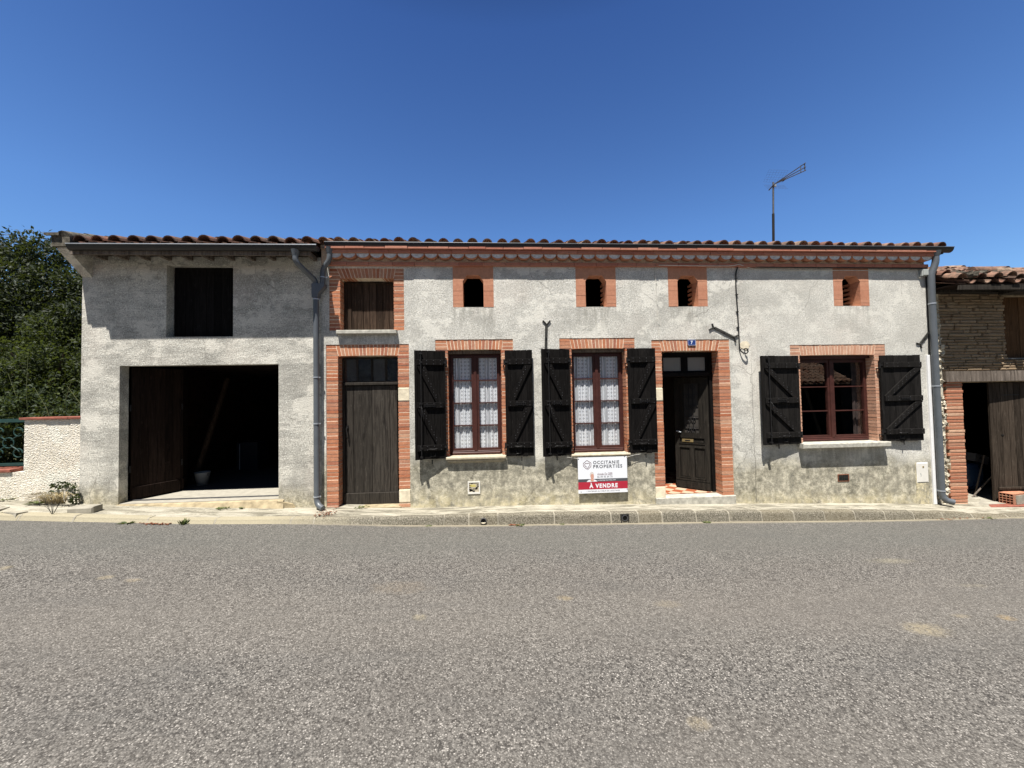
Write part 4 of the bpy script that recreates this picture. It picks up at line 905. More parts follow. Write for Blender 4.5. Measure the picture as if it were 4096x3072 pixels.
# ================================================================== FIXTURES ON THE FACADE
plate = thing("number_plate", "small blue enamel plate with white 7 over the open door", "number plate", (3.97, 0, 3.065))
mb = MB(); x0, x1, z0, z1 = 3.888, 4.052, 3.008, 3.122; c = .012
rr = [(x0+c, z0), (x1-c, z0), (x1, z0+c), (x1, z1-c), (x1-c, z1), (x0+c, z1), (x0, z1-c), (x0, z0+c)]
mb.prism(rr, -.008, .004); mb.build("enamel_panel", "blue_enamel", plate)
mb = MB()
for q in range(8):
    (ax, az), (bx, bz) = rr[q], rr[(q+1) % 8]; cx, cz = (x0+x1)/2, (z0+z1)/2
    f = lambda x, z, k: (cx+(x-cx)*(1-k/.082*1.0), cz+(z-cz)*(1-k/.057))
    A_, B_, C_, D_ = f(ax, az, .004), f(bx, bz, .004), f(bx, bz, .0075), f(ax, az, .0075)
    mb.add([(A_[0], -.0086, A_[1]), (B_[0], -.0086, B_[1]), (C_[0], -.0086, C_[1]), (D_[0], -.0086, D_[1])], [(0, 1, 2, 3)])
mb.build("border_line", "white_enamel", plate)
text_mesh("numeral", "7", 3.969, 3.066, .042, .066, -.0088, "white_enamel", plate, bold=.03)

# sale banner
sg = thing("sale_banner", "white and red for-sale banner tied below the second lace window", "banner", (2.13, -.07, .59))
SX0, SX1, SZ0, SZ1 = 1.665, 2.602, .255, .922; SY = -.072
n = 16; mb = MB(); vs = []
for i in range(n+1):
    for j in range(9):
        vs.append((SX0+(SX1-SX0)*i/n, SY, SZ0+(SZ1-SZ0)*j/8))
fs = [(i*9+j, (i+1)*9+j, (i+1)*9+j+1, i*9+j+1) for i in range(n) for j in range(8)]
mb.add(vs, fs); mb.box(SX0, SX1, SY+.0005, SY+.004, SZ0, SZ1); mb.build("banner_sheet", "banner_white", sg)
U = lambda u: SX0+(SX1-SX0)*u; V = lambda v: SZ1-(SZ1-SZ0)*v
mb = MB(); mb.box(U(0), U(1), SY-.0008, SY-.0002, V(.69), V(.605)); mb.build("grey_stripe", "banner_grey", sg)
mb = MB(); mb.box(U(0), U(1), SY-.0010, SY-.0002, V(.895), V(.6885)); mb.build("red_stripe", "banner_red", sg)
text_mesh("lettering", "OCCITANIE", U(.575), V(.150), (SX1-SX0)*.53, .062, SY-.0012, "banner_grey", sg, bold=.022, track=1.22)
text_mesh("lettering", "PROPERTIES", U(.605), V(.265), (SX1-SX0)*.59, .064, SY-.0012, "banner_grey", sg, bold=.022, track=1.22)
text_mesh("lettering", "À VENDRE", U(.51), V(.785), (SX1-SX0)*.575, .100, SY-.0014, "banner_white", sg, bold=.04, track=1.25)
text_mesh("lettering", "Anneke De GEER", U(.54), V(.475), (SX1-SX0)*.31, .048, SY-.0012, "banner_plum", sg, shear=.3)
text_mesh("lettering", "06 09 43 34 70", U(.54), V(.553), (SX1-SX0)*.31, .034, SY-.0012, "banner_grey", sg)
text_mesh("lettering", "occitanieproperties.com", U(.575), V(.648), (SX1-SX0)*.37, .028, SY-.0014, "banner_white", sg, bold=.01)
text_mesh("lettering", "L'IMMOBILIER AU COEUR DE L'OCCITANIE", U(.50), V(.945), (SX1-SX0)*.67, .024, SY-.0012, "banner_grey", sg)
def stroke(pts, w_, y, mat, nm, parent):
    mb = MB()
    for (a, b) in zip(pts[:-1], pts[1:]):
        a, b = Vector((a[0], 0, a[1])), Vector((b[0], 0, b[1])); t = (b-a).normalized(); nn = Vector((-t.z, 0, t.x))*w_/2; e_ = t*w_*.35
        q = [a-nn-e_, b-nn+e_, b+nn+e_, a+nn-e_]; mb.add([(p_.x, y, p_.z) for p_ in q], [(0, 1, 2, 3)]); y -= .00002
    return mb.build(nm, mat, parent)
uv = lambda a, b: (SX0+(SX1-SX0)*(a-250)/1560-.004, SZ1-(SZ1-SZ0)*(b-240)/1122)
stroke([uv(*q) for q in [(560, 625), (650, 545), (668, 520), (672, 420), (545, 335), (427, 425), (430, 510), (522, 602), (560, 580), (620, 500), (632, 455), (610, 425), (580, 422), (548, 440), (515, 425), (480, 435), (466, 470), (480, 500), (532, 545)]], .0085, SY-.0012, "banner_plum", "house_heart_logo", sg)
pp = lambda a, b: uv(a, b)
mb = MB(); mb.prism([pp(*q) for q in [(520, 1010), (560, 965), (625, 935), (700, 950), (760, 935), (830, 965), (862, 1000)]], SY-.0016, SY-.0012); mb.build("portrait_shirt", "banner_white", sg)
mb = MB(); cx_, cz_ = pp(690, 780); mb.prism([(cx_+.040*math.cos(a), cz_+.052*math.sin(a)) for a in np.linspace(0, 2*math.pi, 16)[:-1]], SY-.0018, SY-.0013); mb.build("portrait_hair", "print_hair", sg)
mb = MB(); cx_, cz_ = pp(700, 840); mb.prism([(cx_+.032*math.cos(a), cz_+.048*math.sin(a)) for a in np.linspace(0, 2*math.pi, 16)[:-1]], SY-.0022, SY-.0019); mb.prism([pp(660, 905), pp(740, 905), pp(750, 985), pp(700, 1000), pp(640, 985)][::-1], SY-.0021, SY-.00185)
mb.build("portrait_face", "print_skin", sg)
mb = MB()
for a in ((272, 285), (1775, 235), (335, 1330), (1830, 1285)):
    cx_, cz_ = (SX0+(SX1-SX0)*(a[0]-250)/1600, SZ1-(SZ1-SZ0)*(a[1]-230)/1150); mb.prism([(cx_+.008*math.cos(q), cz_+.008*math.sin(q)) for q in np.linspace(0, 2*math.pi, 9)[:-1]], SY-.003, SY-.001)
mb.build("eyelet", "banner_grey", sg)
mb = MB(); mb.tube([(1.685, SY-.002, .905), (1.50, -.06, .93), (1.28, -.055, .96)], .003, 5); mb.tube([(1.685, SY-.002, .90), (1.55, -.03, .895), (1.54, -.004, .93)], .004, 5)
mb.tube([(2.588, SY-.002, .905), (2.78, -.06, .945), (2.98, -.055, .965)], .003, 5); mb.tube([(2.588, SY-.002, .905), (2.66, -.03, .895)], .004, 5); mb.build("cord", "white_cable", sg)

# iron wall anchors
def anchor(pts_sets, label, loc):
    t = thing("wall_anchor", label, "wall anchor", loc, "iron wall anchors with forked ends")
    (bar, forks) = pts_sets
    mb = MB(); (a, b) = bar; a, b = Vector(a), Vector(b); tt = (b-a).normalized(); nn = tt.cross(Vector((0, 1, 0)))*.023
    mb.prism([((a-nn).x, (a-nn).z), ((b-nn).x, (b-nn).z), ((b+nn).x, (b+nn).z), ((a+nn).x, (a+nn).z)], -.018, .002); mb.build("flat_bar", "anchor_iron", t)
    for f in forks: m2 = MB(); m2.tube(smoothp([(x, -.012, z) for x, z in f], 3), .013, 6, r2=.016); m2.build("fork_prong", "anchor_iron", t)
    m3 = MB(); c = (a+b)/2; m3.tube([(c.x, -.03, c.z), (c.x, 0, c.z)], .012, 6); m3.build("bolt_head", "wrought_iron", t)
anchor((((1.115, 0, 2.90), (1.137, 0, 3.44)), [[(1.137, 3.43), (1.12, 3.46), (1.07, 3.505)], [(1.14, 3.43), (1.17, 3.46), (1.21, 3.505)]]), "upright iron wall anchor with Y-shaped top above a shutter", (1.13, 0, 3.2))
anchor((((4.44, 0, 3.345), (4.80, 0, 3.165)), [[(4.44, 3.345), (4.405, 3.37), (4.39, 3.43)], [(4.44, 3.345), (4.39, 3.345), (4.325, 3.31)], [(4.79, 3.17), (4.85, 3.17), (4.90, 3.20)], [(4.79, 3.17), (4.84, 3.13), (4.85, 3.06)]]), "slanting iron wall anchor with forked ends, right of the number plate", (4.62, 0, 3.25))
anchor((((8.90, 0, 3.19), (8.735, 0, 3.00)), [[(8.74, 3.005), (8.70, 2.99), (8.645, 3.01)], [(8.74, 3.005), (8.735, 2.95), (8.75, 2.905)], [(8.895, 3.185), (8.90, 3.22), (8.94, 3.25)]]), "short slanting iron wall anchor beside the right-hand downpipe", (8.82, 0, 3.1))

# service cable drop, hook and plaster patch
cbl = thing("service_cable", "thick black cable dropping down the wall to an iron hook", "cable", (4.91, 0, 3.7))
mb = MB(); mb.smooth = True; mb.tube(smoothp([(4.99, -.03, 4.552), (4.94, -.035, 4.55), (4.905, -.02, 4.45), (4.895, -.012, 4.2), (4.915, -.012, 3.6), (4.925, -.012, 3.1), (4.925, -.015, 2.92), (4.96, -.05, 2.85), (5.03, -.07, 2.83), (5.06, -.07, 2.88)]), .012, 8); mb.build("cable", "black_cable", cbl)
mb = MB(); mb.tube([(5.03, 0, 2.93), (5.03, -.05, 2.93), (5.055, -.06, 2.92), (5.06, -.06, 2.87)], .012, 6); mb.tube([(4.93, -.012, 2.97), (5.01, -.03, 2.90)], .004, 5); mb.build("hook", "anchor_iron", cbl)
mb = MB(); random.seed(9)
pts = [(5.04+(.10+random.uniform(-.02, .035))*math.cos(a)*1.05, 3.0+(.075+random.uniform(-.015, .025))*math.sin(a)*1.05) for a in np.linspace(0, 2*math.pi, 22)[:-1]]
mb.prism(pts, -.006, .001); mb.build("plaster_patch", "limestone", cbl)
mb = MB()
for z in (4.32, 4.0, 3.66, 3.35): mb.box(4.885, 4.93, -.026, 0, z-.006, z+.006)
mb.build("cable_clip", "wrought_iron", cbl)
ec = MB(); ec.smooth = True; ec.tube([(4.99, -.035, 4.548), (5.6, -.04, 4.535), (6.5, -.04, 4.53), (7.6, -.04, 4.527), (8.90, -.04, 4.52)], .014, 6); tag(ec.build("eaves_cable", "black_cable"), "thick black cable running under the cornice towards the right corner", "cable")
wc = thing("white_cable_run", "thin pale cable run beneath the cornice and down to the door lintel", "cable", (3.3, 0, 4.0))
mb = MB(); mb.smooth = True; mb.tube(smoothp([(3.335, -.006, 3.125), (3.315, -.006, 3.6), (3.295, -.006, 4.2), (3.28, -.007, 4.53), (3.34, -.062, 4.558), (4.2, -.062, 4.545), (4.8, -.062, 4.548), (4.95, -.066, 4.58), (5.05, -.05, 4.548), (5.3, -.008, 4.50), (6.0, -.008, 4.487), (6.9, -.008, 4.487), (8.72, -.012, 4.483), (8.745, -.012, 4.42), (8.76, -.012, 4.345), (8.80, -.03, 4.325), (8.84, -.03, 4.355)]), .0065, 6); mb.build("cable", "white_cable", wc)
mb = MB()
for p_ in ((3.283, 4.40), (3.30, 4.21), (3.31, 3.80), (3.325, 3.42)): mb.box(p_[0]-.012, p_[0]+.012, -.014, 0, p_[1]-.006, p_[1]+.006)
mb.build("cable_clip", "grey_plastic", wc)
jb = thing("junction_box", "small grey junction box under the right end of the cornice", "junction box", (8.84, 0, 4.43))
mb = MB(); mb.bevbox(8.775, 8.905, -.075, 0, 4.36, 4.50, .012); mb.build("box_body", "grey_plastic", jb)
mb = MB(); mb.bevbox(8.785, 8.895, -.088, -.0755, 4.37, 4.49, .006); mb.build("box_lid", "grey_plastic", jb)
tr = MB(); tr.bevbox(8.842, 8.905, -.032, 0, -.215, 2.765, .006); tr.bevbox(8.862, 8.885, -.040, -.0325, -.212, 2.76, .004); tag(tr.build("cable_trunking", "white_plastic"), "tall white plastic cable trunking at the right corner of the house", "trunking")
tc = MB(); tc.smooth = True; tc.tube([(8.915, -.02, 4.45), (8.917, -.016, 4.0), (8.92, -.014, 3.3), (8.90, -.016, 2.76)], .011, 6); tag(tc.build("corner_cable", "black_cable"), "dark cable running down the house corner into the white trunking", "cable")
mbx = thing("meter_box", "white meter box set low in the wall beside the trunking", "meter box", (8.645, 0, .42))
mb = MB(); mb.box(8.525, 8.77, -.004, .05, .222, .618); mb.build("box_frame", "white_plastic", mbx)
mb = MB(); mb.bevbox(8.535, 8.760, -.014, -.0045, .232, .606, .004); mb.build("box_door", "cream_plastic", mbx)
mb = MB(); mb.prism([(8.655+.018*math.cos(a), .53+.018*math.sin(a)) for a in np.linspace(0, 2*math.pi, 13)[:-1]], -.018, -.014); mb.build("box_lock", "brass", mbx)
mb = MB(); mb.prism([(8.585, .40), (8.60, .36), (8.592, .33), (8.605, .34), (8.61, .37), (8.60, .415)], -.0155, -.0142); mb.build("scratch_mark", "grey_plastic", mbx)
mb = MB(); mb.box(8.50, 8.76, -.008, .002, -.20, .215, .006); mb.prism([(8.50, .216), (8.525, .216), (8.525, .62), (8.50, .62)], -.002, .002); mb.build("rough_cement_patch", "cement_render", mbx)
vg = thing("air_vent", "dark slatted metal vent low under the wide window", "vent", (6.965, 0, .365))
mb = MB(); mb.box(6.85, 7.085, -.010, .0, .295, .308); mb.box(6.85, 7.085, -.010, .0, .422, .436); mb.box(6.85, 6.865, -.010, .0, .308, .422); mb.box(7.07, 7.085, -.010, .0, .308, .422); mb.build("vent_frame", "fallen_leaf", vg)
mb = MB(); mb.box(6.865, 7.07, -.002, .0, .308, .422); mb.build("vent_back", "dark_interior", vg)
mb = MB()
for q in range(5): mb.box(6.866, 7.069, -.009, -.003, .318+q*.023, .325+q*.023)
for q in range(6): mb.box(6.88+q*.035, 6.886+q*.035, -.0075, -.0025, .309, .421)
mb.build("vent_slat", "anchor_iron", vg)
tv = thing("tile_vent", "square cream ceramic vent with broken yellow and dark painted openings", "vent", (-.27, 0, .415))
mb = MB(); x0, x1, z0, z1 = -.385, -.16, .30, .53; b = .022
mb.box(x0, x1, -.012, .0, z0, z0+b+.012); mb.box(x0, x1, -.012, 0, z1-b, z1); mb.box(x0, x0+b, -.012, 0, z0+b+.012, z1-b); mb.box(x1-b, x1, -.012, 0, z0+b+.012, z1-b); mb.build("vent_frame", "cream_plastic", tv)
mb = MB(); mb.box(x0+b, x1-b, -.004, 0, z0+b, z1-b); mb.build("vent_face", "cream_sill", tv)
mb = MB()
for (a, c, b_, d) in [(.03, .06, .06, .03), (.02, .095, .05, .012), (.02, .13, .04, .01), (.025, .16, .04, .012), (.085, .04, .04, .035), (.09, .092, .032, .016), (.13, .09, .045, .022), (.15, .115, .03, .02), (.175, .135, .03, .02), (.165, .165, .035, .018), (.06, .196, .03, .01)]:
    mb.box(x0+a, x0+a+b_, -.0055, -.0035, z0+c-.01, z0+c+d-.01, .002)
mb.build("vent_hole", "dark_interior", tv)
mb = MB(); mb.box(x0+.05, x0+.15, -.0053, -.0035, z0+.135, z0+.148); mb.box(x0+.04, x0+.14, -.0053, -.0035, z0+.158, z0+.168); mb.build("yellow_band", "yellow_glaze", tv)

# lace curtains
def curtain(x0, x1, z0, z1, y, label, n=110, amp=.0065, per=.052):
    mb = MB(); k = 3; vs = []
    for i in range(n+1):
        x = x0+(x1-x0)*i/n; f = amp*math.sin(2*math.pi*(x+.012*math.sin(x*31))/per)+amp*1.1*math.sin(2*math.pi*x/(per*2.7)+1+x*3)
        for j in range(k+1):
            vs.append((x, y+f*(1-.25*j/k), z0+(z1-z0)*j/k))
    m_ = k+1; mb.smooth = True; mb.add(vs, [(i*m_+j, (i+1)*m_+j, (i+1)*m_+j+1, i*m_+j+1) for i in range(n) for j in range(k)])
    return tag(mb.build("lace_curtain", "lace"), label, "curtain", "white lace curtains behind the windows")
curtain(W1[0]+.08, (W1[0]+W1[1])/2-.01, 1.09, 2.87, .232, "white lace curtain in the left half of the first tall window")
curtain((W1[0]+W1[1])/2+.01, W1[1]-.08, 1.09, 2.87, .232, "white lace curtain in the right half of the first tall window")
curtain(W2[0]+.08, (W2[0]+W2[1])/2-.01, 1.08, 2.87, .232, "white lace curtain in the left half of the window above the banner")
curtain((W2[0]+W2[1])/2+.01, W2[1]-.08, 1.08, 2.87, .232, "white lace curtain in the right half of the window above the banner")
o_ = curtain(7.53, 7.735, 1.09, 2.72, .30, "narrow dim brownish curtain drawn to the right side of the wide window"); o_.data.materials[0] = M["dim_curtain"]; o_["group"] = "drawn curtain"; del o_["group"]; o_.name = "drawn_curtain"

# TV aerial
an = thing("television_aerial", "rooftop television aerial with grid reflector on a tall mast", "aerial", (6.90, 1.5, 5.4))
mb = MB(); mb.smooth = True; mb.tube([(6.895, 1.5, 5.35), (6.925, 1.5, 6.35)], .027, 8); mb.build("mast_foot", "weathered_dark_wood", an)
mb = MB(); mb.smooth = True; mb.tube([(6.925, 1.5, 6.30), (6.955, 1.5, 7.12)], .020, 8); mb.build("mast", "galvanised", an)
mb = MB(); mb.smooth = True
B0 = Vector((6.94, 1.45, 7.045)); tips = [Vector((7.10, .72, 7.12)), Vector((7.10, .72, 7.03)), Vector((7.10, .72, 6.955))]
for t_ in tips: mb.tube([B0, t_], .010, 6)
mb.tube([tips[0]+Vector((-.03, .1, .0)), tips[2]+Vector((-.03, .1, .01))], .009, 6); mb.tube([tips[0]+Vector((-.0, .03, .0)), tips[2]+Vector((-.0, .03, .01))], .011, 6); mb.tube([Vector((6.93, 1.62, 6.99)), B0], .014, 6)
mb.build("boom", "galvanised", an)
mb = MB(); r_ = .0013
for i in range(8): x = 6.75+i*.068; mb.tube([(x, 1.55, 7.15), (x+.03, 1.40, 7.36)], r_, 4)
for j in range(6): u = j/5; mb.tube([(6.75+.03*u, 1.55-.15*u, 7.15+.21*u), (7.226+.03*u, 1.55-.15*u, 7.15+.21*u)], r_, 4)
for j in range(6): u = j/5; mb.tube([(6.75, 1.55-.1*u, 7.08-.14*u), (7.28, 1.55-.1*u, 7.08-.14*u)], r_, 4)
mb.build("reflector_grid", "galvanised", an)
mb = MB(); mb.box(7.0, 7.09, 1.27, 1.36, 7.06, 7.085); mb.build("dipole_box", "black_cable", an)
mb = MB(); mb.box(6.96, 7.0, 1.46, 1.50, 7.0, 7.06); mb.build("mast_clamp", "bright_zinc", an)

# ================================================================== OLD BARN ON THE RIGHT
barn = thing("old_barn", "crumbling brick barn with sagging tiled eave right of the house", "barn", (11, 0, 0)); random.seed(31)
BX0, BX1 = 9.02, 14.5; BOp = (9.665, 11.75, -.6, 2.20); BH = (10.72, 12.1, 2.66, 3.98)
wb = MB(); wall(wb, BX0, BX1, -.7, 4.15, [BOp, BH], .085, .45); wb.box(BX1-.4, BX1, .45, 7, -.7, 4.15); wb.box(BX0, BX1-.4, 6.6, 7, -.7, 4.15); wb.prismx([(.1, 4.15), (7, 4.15), (3.6, 5.4)], BX1-.4, BX1-.001); wb.build("wall", "old_mortar", barn)
mb = MB()
def rubble(x0, x1, z0, z1, h=.062, y=.05, skip=None, lens=(.09, .38)):
    z = z0
    while z < z1-.01:
        hh = h*random.uniform(.85, 1.2); x = x0+random.uniform(-.03, .02)
        while x < x1-.03:
            l = min(random.uniform(*lens), x1-x+random.uniform(-.01, .015)); 
            if l > .03 and not (skip and skip(x+l/2, z+hh/2)): 
                yy = y+random.uniform(-.022, .016); mb.bevbox(x+.006, x+l-.006, yy, .095, z+.006+random.uniform(-.004, .004), z+hh-.007+random.uniform(-.004, .004), .012)
            x += l
        z += hh
rubble(9.20, 10.71, 2.66, 4.12); rubble(9.24, 13.5, 2.44, 2.655, .055); rubble(12.1, 14.4, 2.66, 4.12)
mb.build("flat_brickwork", "old_brick", barn)
mb = MB(); random.seed(8)
z = -.36
while z < 2.19:
    hh = .067; x = 9.30+random.uniform(-.03, .03)
    mb.bevbox(x, 9.665+random.uniform(-.012, .006), .036+random.uniform(-.004, .004), .40, z+.007, z+hh-.007, .006); z += hh
mb.build("brick_pier", "orange_brick", barn); mb = MB(); z = -.5
while z < 2.19: mb.bevbox(11.75, 12.1+random.uniform(-.03, .03), .04+random.uniform(-.01, .01), .40, z+.008, z+.059, .012); z += .067
mb.build("brick_pier", "orange_brick", barn)
mb = MB(); mb.box(9.315, 9.655, .043, .39, -.5, 2.195); mb.build("pier_core", "old_mortar", barn)
mb = MB(); random.seed(12)
for q in range(420):            # ragged rubble edge between the two buildings
    z = random.uniform(-.25, 3.75); x = random.uniform(8.96, 9.24+.03*math.sin(z*5)); s = random.uniform(.012, .034)
    mb.T = Matrix.Translation((x, .035+random.uniform(-.015, .02), z)) @ Matrix.Rotation(random.uniform(0, 3), 4, 'Y') @ Matrix.Rotation(random.uniform(0, 3), 4, 'X')
    mb.box(-s, s, -s*.8, s*.8, -s*.7, s*.7, s*.3)
mb.T = None; mb.box(8.925, 9.24, .045, .12, -.5, 4.1, .003)
mb.build("rubble_edge", "edge_mortar", barn)
mb = MB(); mb.box(9.26, 13.2, -.01, .42, 2.215, 2.43, .008); mb.build("lintel_beam", "grey_beam_wood", barn)
mb = MB(); boards(mb, BH[0]+.0, BH[1], .16, .19, BH[2], BH[3], [1.1, 1, .8, 1.2, 1, 1.1], .008); ht = mb.build("loft_hatch", "oak_hatch_wood", barn)
mb = MB(); mb.box(10.62, 12.2, .03, .14, 2.665, 2.69); mb.build("hatch_sill", "galvanised", barn)
mb = MB(); mb.box(9.0, 10.35, -.50, -.46, 3.96, 4.06, .01); mb.box(9.1, 14.5, -.06, .08, 4.02, 4.13, .01); mb.box(10.35, 14.5, -.40, -.1, 3.97, 4.07, .012); mb.build("eave_beam", "weathered_dark_wood", barn)
mb = MB(); boards(mb, 9.0, 14.5, -.48, .3, 4.075, 4.095, [1]*16, .015); mb.build("soffit", "dim_door_wood", barn)
rf = MB(); random.seed(15)
tiles(rf, 9.10, 14.5, -.50, 4.16, .36, 11, .30, rc=.098, ch_front=-.05, jit=2.6)
rf.add([(9.0, -.42, 4.10), (14.5, -.42, 4.10), (14.5, 3.6, 5.5), (9.0, 3.6, 5.5), (9.0, 7.2, 4.1), (14.5, 7.2, 4.1)], [(0, 1, 2, 3), (3, 2, 5, 4)])
rf.build("roof", "canal_tile_clean", barn)
rf = MB(); random.seed(16)       # loose ridge-like row lying across the slope, seen against the sky
rf.smooth = True
for q in range(9): x = 10.0+q*.40; rf.tube([(x, .05+q*.02, 4.50-.012*q), (x+.46, .06+q*.02, 4.485-.012*q)], .088, 10, True, r2=.105)
rf.build("cross_tile", "canal_tile_clean", barn)
mb = MB(); random.seed(4)
for q in range(140):
    x = random.uniform(9.30, 10.05); y = random.uniform(-.46, .35); s = random.uniform(.03, .07)
    mb.T = Matrix.Translation((x, y, 4.235+.36*(y+.5)+random.uniform(-.03, .03))) @ Matrix.Rotation(random.uniform(0, 3), 4, 'Z') @ Matrix.Rotation(random.uniform(-.5, .5), 4, 'X'); mb.box(-s, s, -s, s, -s*.5, s*.5, s*.3)
mb.build("lichen_mortar_bed", "lichen_mortar", barn)
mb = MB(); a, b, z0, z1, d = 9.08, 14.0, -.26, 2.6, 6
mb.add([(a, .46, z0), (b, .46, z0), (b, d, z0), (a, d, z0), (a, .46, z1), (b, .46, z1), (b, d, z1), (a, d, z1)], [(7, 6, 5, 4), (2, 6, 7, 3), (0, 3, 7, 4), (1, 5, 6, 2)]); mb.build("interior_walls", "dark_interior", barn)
mb = MB(); mb.box(9.1, 14, .0, 6, -.5, -.262); mb.build("floor_slab", "concrete", barn)
mb = MB(); mb.box(9.66, 11.7, -.16, .30, -.40, -.268, .008); mb.build("door_sill", "coping_brick", barn)
# barn door leaf: boards with a low ledge, hinged on the right, standing ajar
mb = MB(); v = Vector((-1.15, .0, 0)); T = Matrix.Translation((11.62, .30, 0)) @ Matrix.Rotation(R(-170), 4, 'Z'); 
P0, P1 = Vector((10.41, .17)), Vector((11.74, .10)); L = (P1-P0).length; T = Matrix.Translation((P0.x, P0.y, 0)) @ Matrix.Rotation(math.atan2((P1-P0).y, (P1-P0).x), 4, 'Z')
mb.T = T; boards(mb, 0, L, -.012, .02, -.235, 2.19, [1, .8, 1.2, .9, 1, 1.1, .9, 1, 1, 1.1], .009, .012); bd = mb.build("barn_door", "barn_wood", barn)
mb = MB(); mb.T = T; mb.bevbox(.08, L, -.045, -.013, -.02, .03, .006); mb.bevbox(.08, L, -.03, -.013, -.20, -.03, .006); mb.build("door_ledge", "barn_wood", bd)
mb = MB(); mb.T = T; mb.box(.21, .27, -.02, -.014, 1.09, 1.11); mb.box(.26, .62, -.018, -.014, 1.92, 1.935); mb.build("door_ironwork", "wrought_iron", bd)
# things in the barn doorway
bb = thing("blue_barrel", "blue plastic barrel standing inside the barn doorway", "barrel", (11.12, 1.05, -.262))
mb = MB(); mb.smooth = True; mb.lathe([(.0, -.262), (.22, -.262), (.255, -.20), (.27, .0), (.265, .22), (.24, .33), (.20, .36), (0, .36)], 11.12, 1.15, 24); mb.build("barrel_body", "blue_barrel", bb)
mb = MB(); mb.smooth = True; mb.lathe([(.268, .20), (.278, .215), (.268, .23)], 11.12, 1.15, 24); mb.lathe([(.255, -.15), (.272, -.135), (.262, -.12)], 11.12, 1.15, 24); mb.build("barrel_rib", "blue_barrel", bb)
cbx = thing("carton", "pale printed carton lying on the blue barrel", "box", (11.28, 1.1, .36))
mb = MB(); mb.T = Matrix.Translation((11.30, 1.12, .46)) @ Matrix.Rotation(.25, 4, 'Y') @ Matrix.Rotation(.2, 4, 'Z'); mb.box(-.24, .24, -.14, .14, -.10, .08); T_ = mb.T.copy(); mb.build("box_body", "cardboard", cbx)
mb = MB(); mb.T = T_
for q in range(5): mb.tube([(-.10+q*.04, -.141, -.02+.01*(q % 2)), (-.06+q*.03, -.142, .03-.02*(q % 3))], .006, 5)
mb.build("printed_mark", "dark_interior", cbx)
mb = MB(); mb.tube([(10.60, .62, -.262), (10.78, .55, .62)], .014, 7); tag(mb.build("wooden_pole", "grey_beam_wood"), "thin upright wooden pole leaning behind the barn door edge", "pole", "poles leaning in the barn")
mb = MB(); mb.tube([(10.38, .50, -.262), (10.74, .42, .18)], .016, 7); tag(mb.build("wooden_pole", "grey_beam_wood"), "short low wooden pole slanting at the foot of the barn door", "pole", "poles leaning in the barn")
hb = thing("hollow_brick", "orange hollow clay brick on the step before the barn door", "brick", (10.55, -.06, -.27))
T = Matrix.Translation((10.46, -.10, -.265)) @ Matrix.Rotation(R(12), 4, 'Z'); mb = MB(); mb.T = T; w_, d_, h_ = .50, .20, .21
nx_, nz_ = 4, 4; wl = .009       # open cells show on the left end
mb.box(0, w_, 0, .01, 0, h_); mb.box(0, w_, d_-.01, d_, 0, h_)
for j in range(nz_+1): z = j*(h_-wl)/nz_; mb.box(0, w_, .01, d_-.01, z, z+wl)
for i in range(1, nx_): y = i*d_/nx_; mb.box(0.002, w_-.002, y-.004, y+.004, .004, h_-.004)
mb.build("brick_shell", "orange_brick", hb)
mb = MB(); mb.T = T; mb.box(.07, w_-.02, -.014, .0, .0, h_-.03, .004); mb.build("mortar_smear", "concrete", hb)

# ================================================================== LEFT: GARDEN WALL, RAILING, GREENERY
gw = thing("garden_wall", "low cream roughcast garden wall with red brick coping left of the garage", "wall", (-8.5, .1, .6))
mb = MB(); mb.box(-8.02, -7.095, .045, .30, .1, 1.825, .0); mb.box(-16, -8.02, .045, .30, .2, .93)
from mathutils import noise as mn
def lumpy(x0, x1, z0, z1, y, st_, amp):
    nx_, nz_ = int((x1-x0)/st_), int((z1-z0)/st_); vs = []
    for i in range(nx_+1):
        for j in range(nz_+1):
            x, z = x0+(x1-x0)*i/nx_, z0+(z1-z0)*j/nz_
            d = mn.noise(Vector((x*30, z*40, 1)))*.35+mn.noise(Vector((x*62, z*80, 5)))*.75+mn.noise(Vector((x*3, z*3, 9)))*.4
            vs.append((x, y-amp*d, z))
    m_ = nz_+1; mb.add(vs, [(i*m_+j, (i+1)*m_+j, (i+1)*m_+j+1, i*m_+j+1) for i in range(nx_) for j in range(nz_)])
lumpy(-8.02, -7.095, .2, 1.83, .028, .009, .010); lumpy(-10.2, -8.02, .2, .935, .028, .010, .010)
mb.build("wall_body", "white_roughcast", gw)
mb = MB(); random.seed(2)
x = -8.08
for q in range(5): mb.bevbox(x, x+.205, -.01+random.uniform(-.004, .004), .33, 1.832, 1.872, .006); x += .197
for q in range(36): x = -15.9+q*.22; mb.bevbox(x, x+.215, -.005, .33, .937, .985, .006) if x < -8.2 else None
mb.build("coping", "coping_brick", gw)
rl = thing("iron_railing", "green painted iron railing with scrolls on the low garden wall", "railing", (-9, .16, 1))
mb = MB(); mb.box(-15.9, -8.03, .14, .175, 1.79, 1.85); mb.build("rail", "railing_green", rl); mb = MB(); mb.box(-15.9, -8.03, .14, .175, 1.03, 1.075); mb.build("rail", "railing_green", rl)
mb = MB()
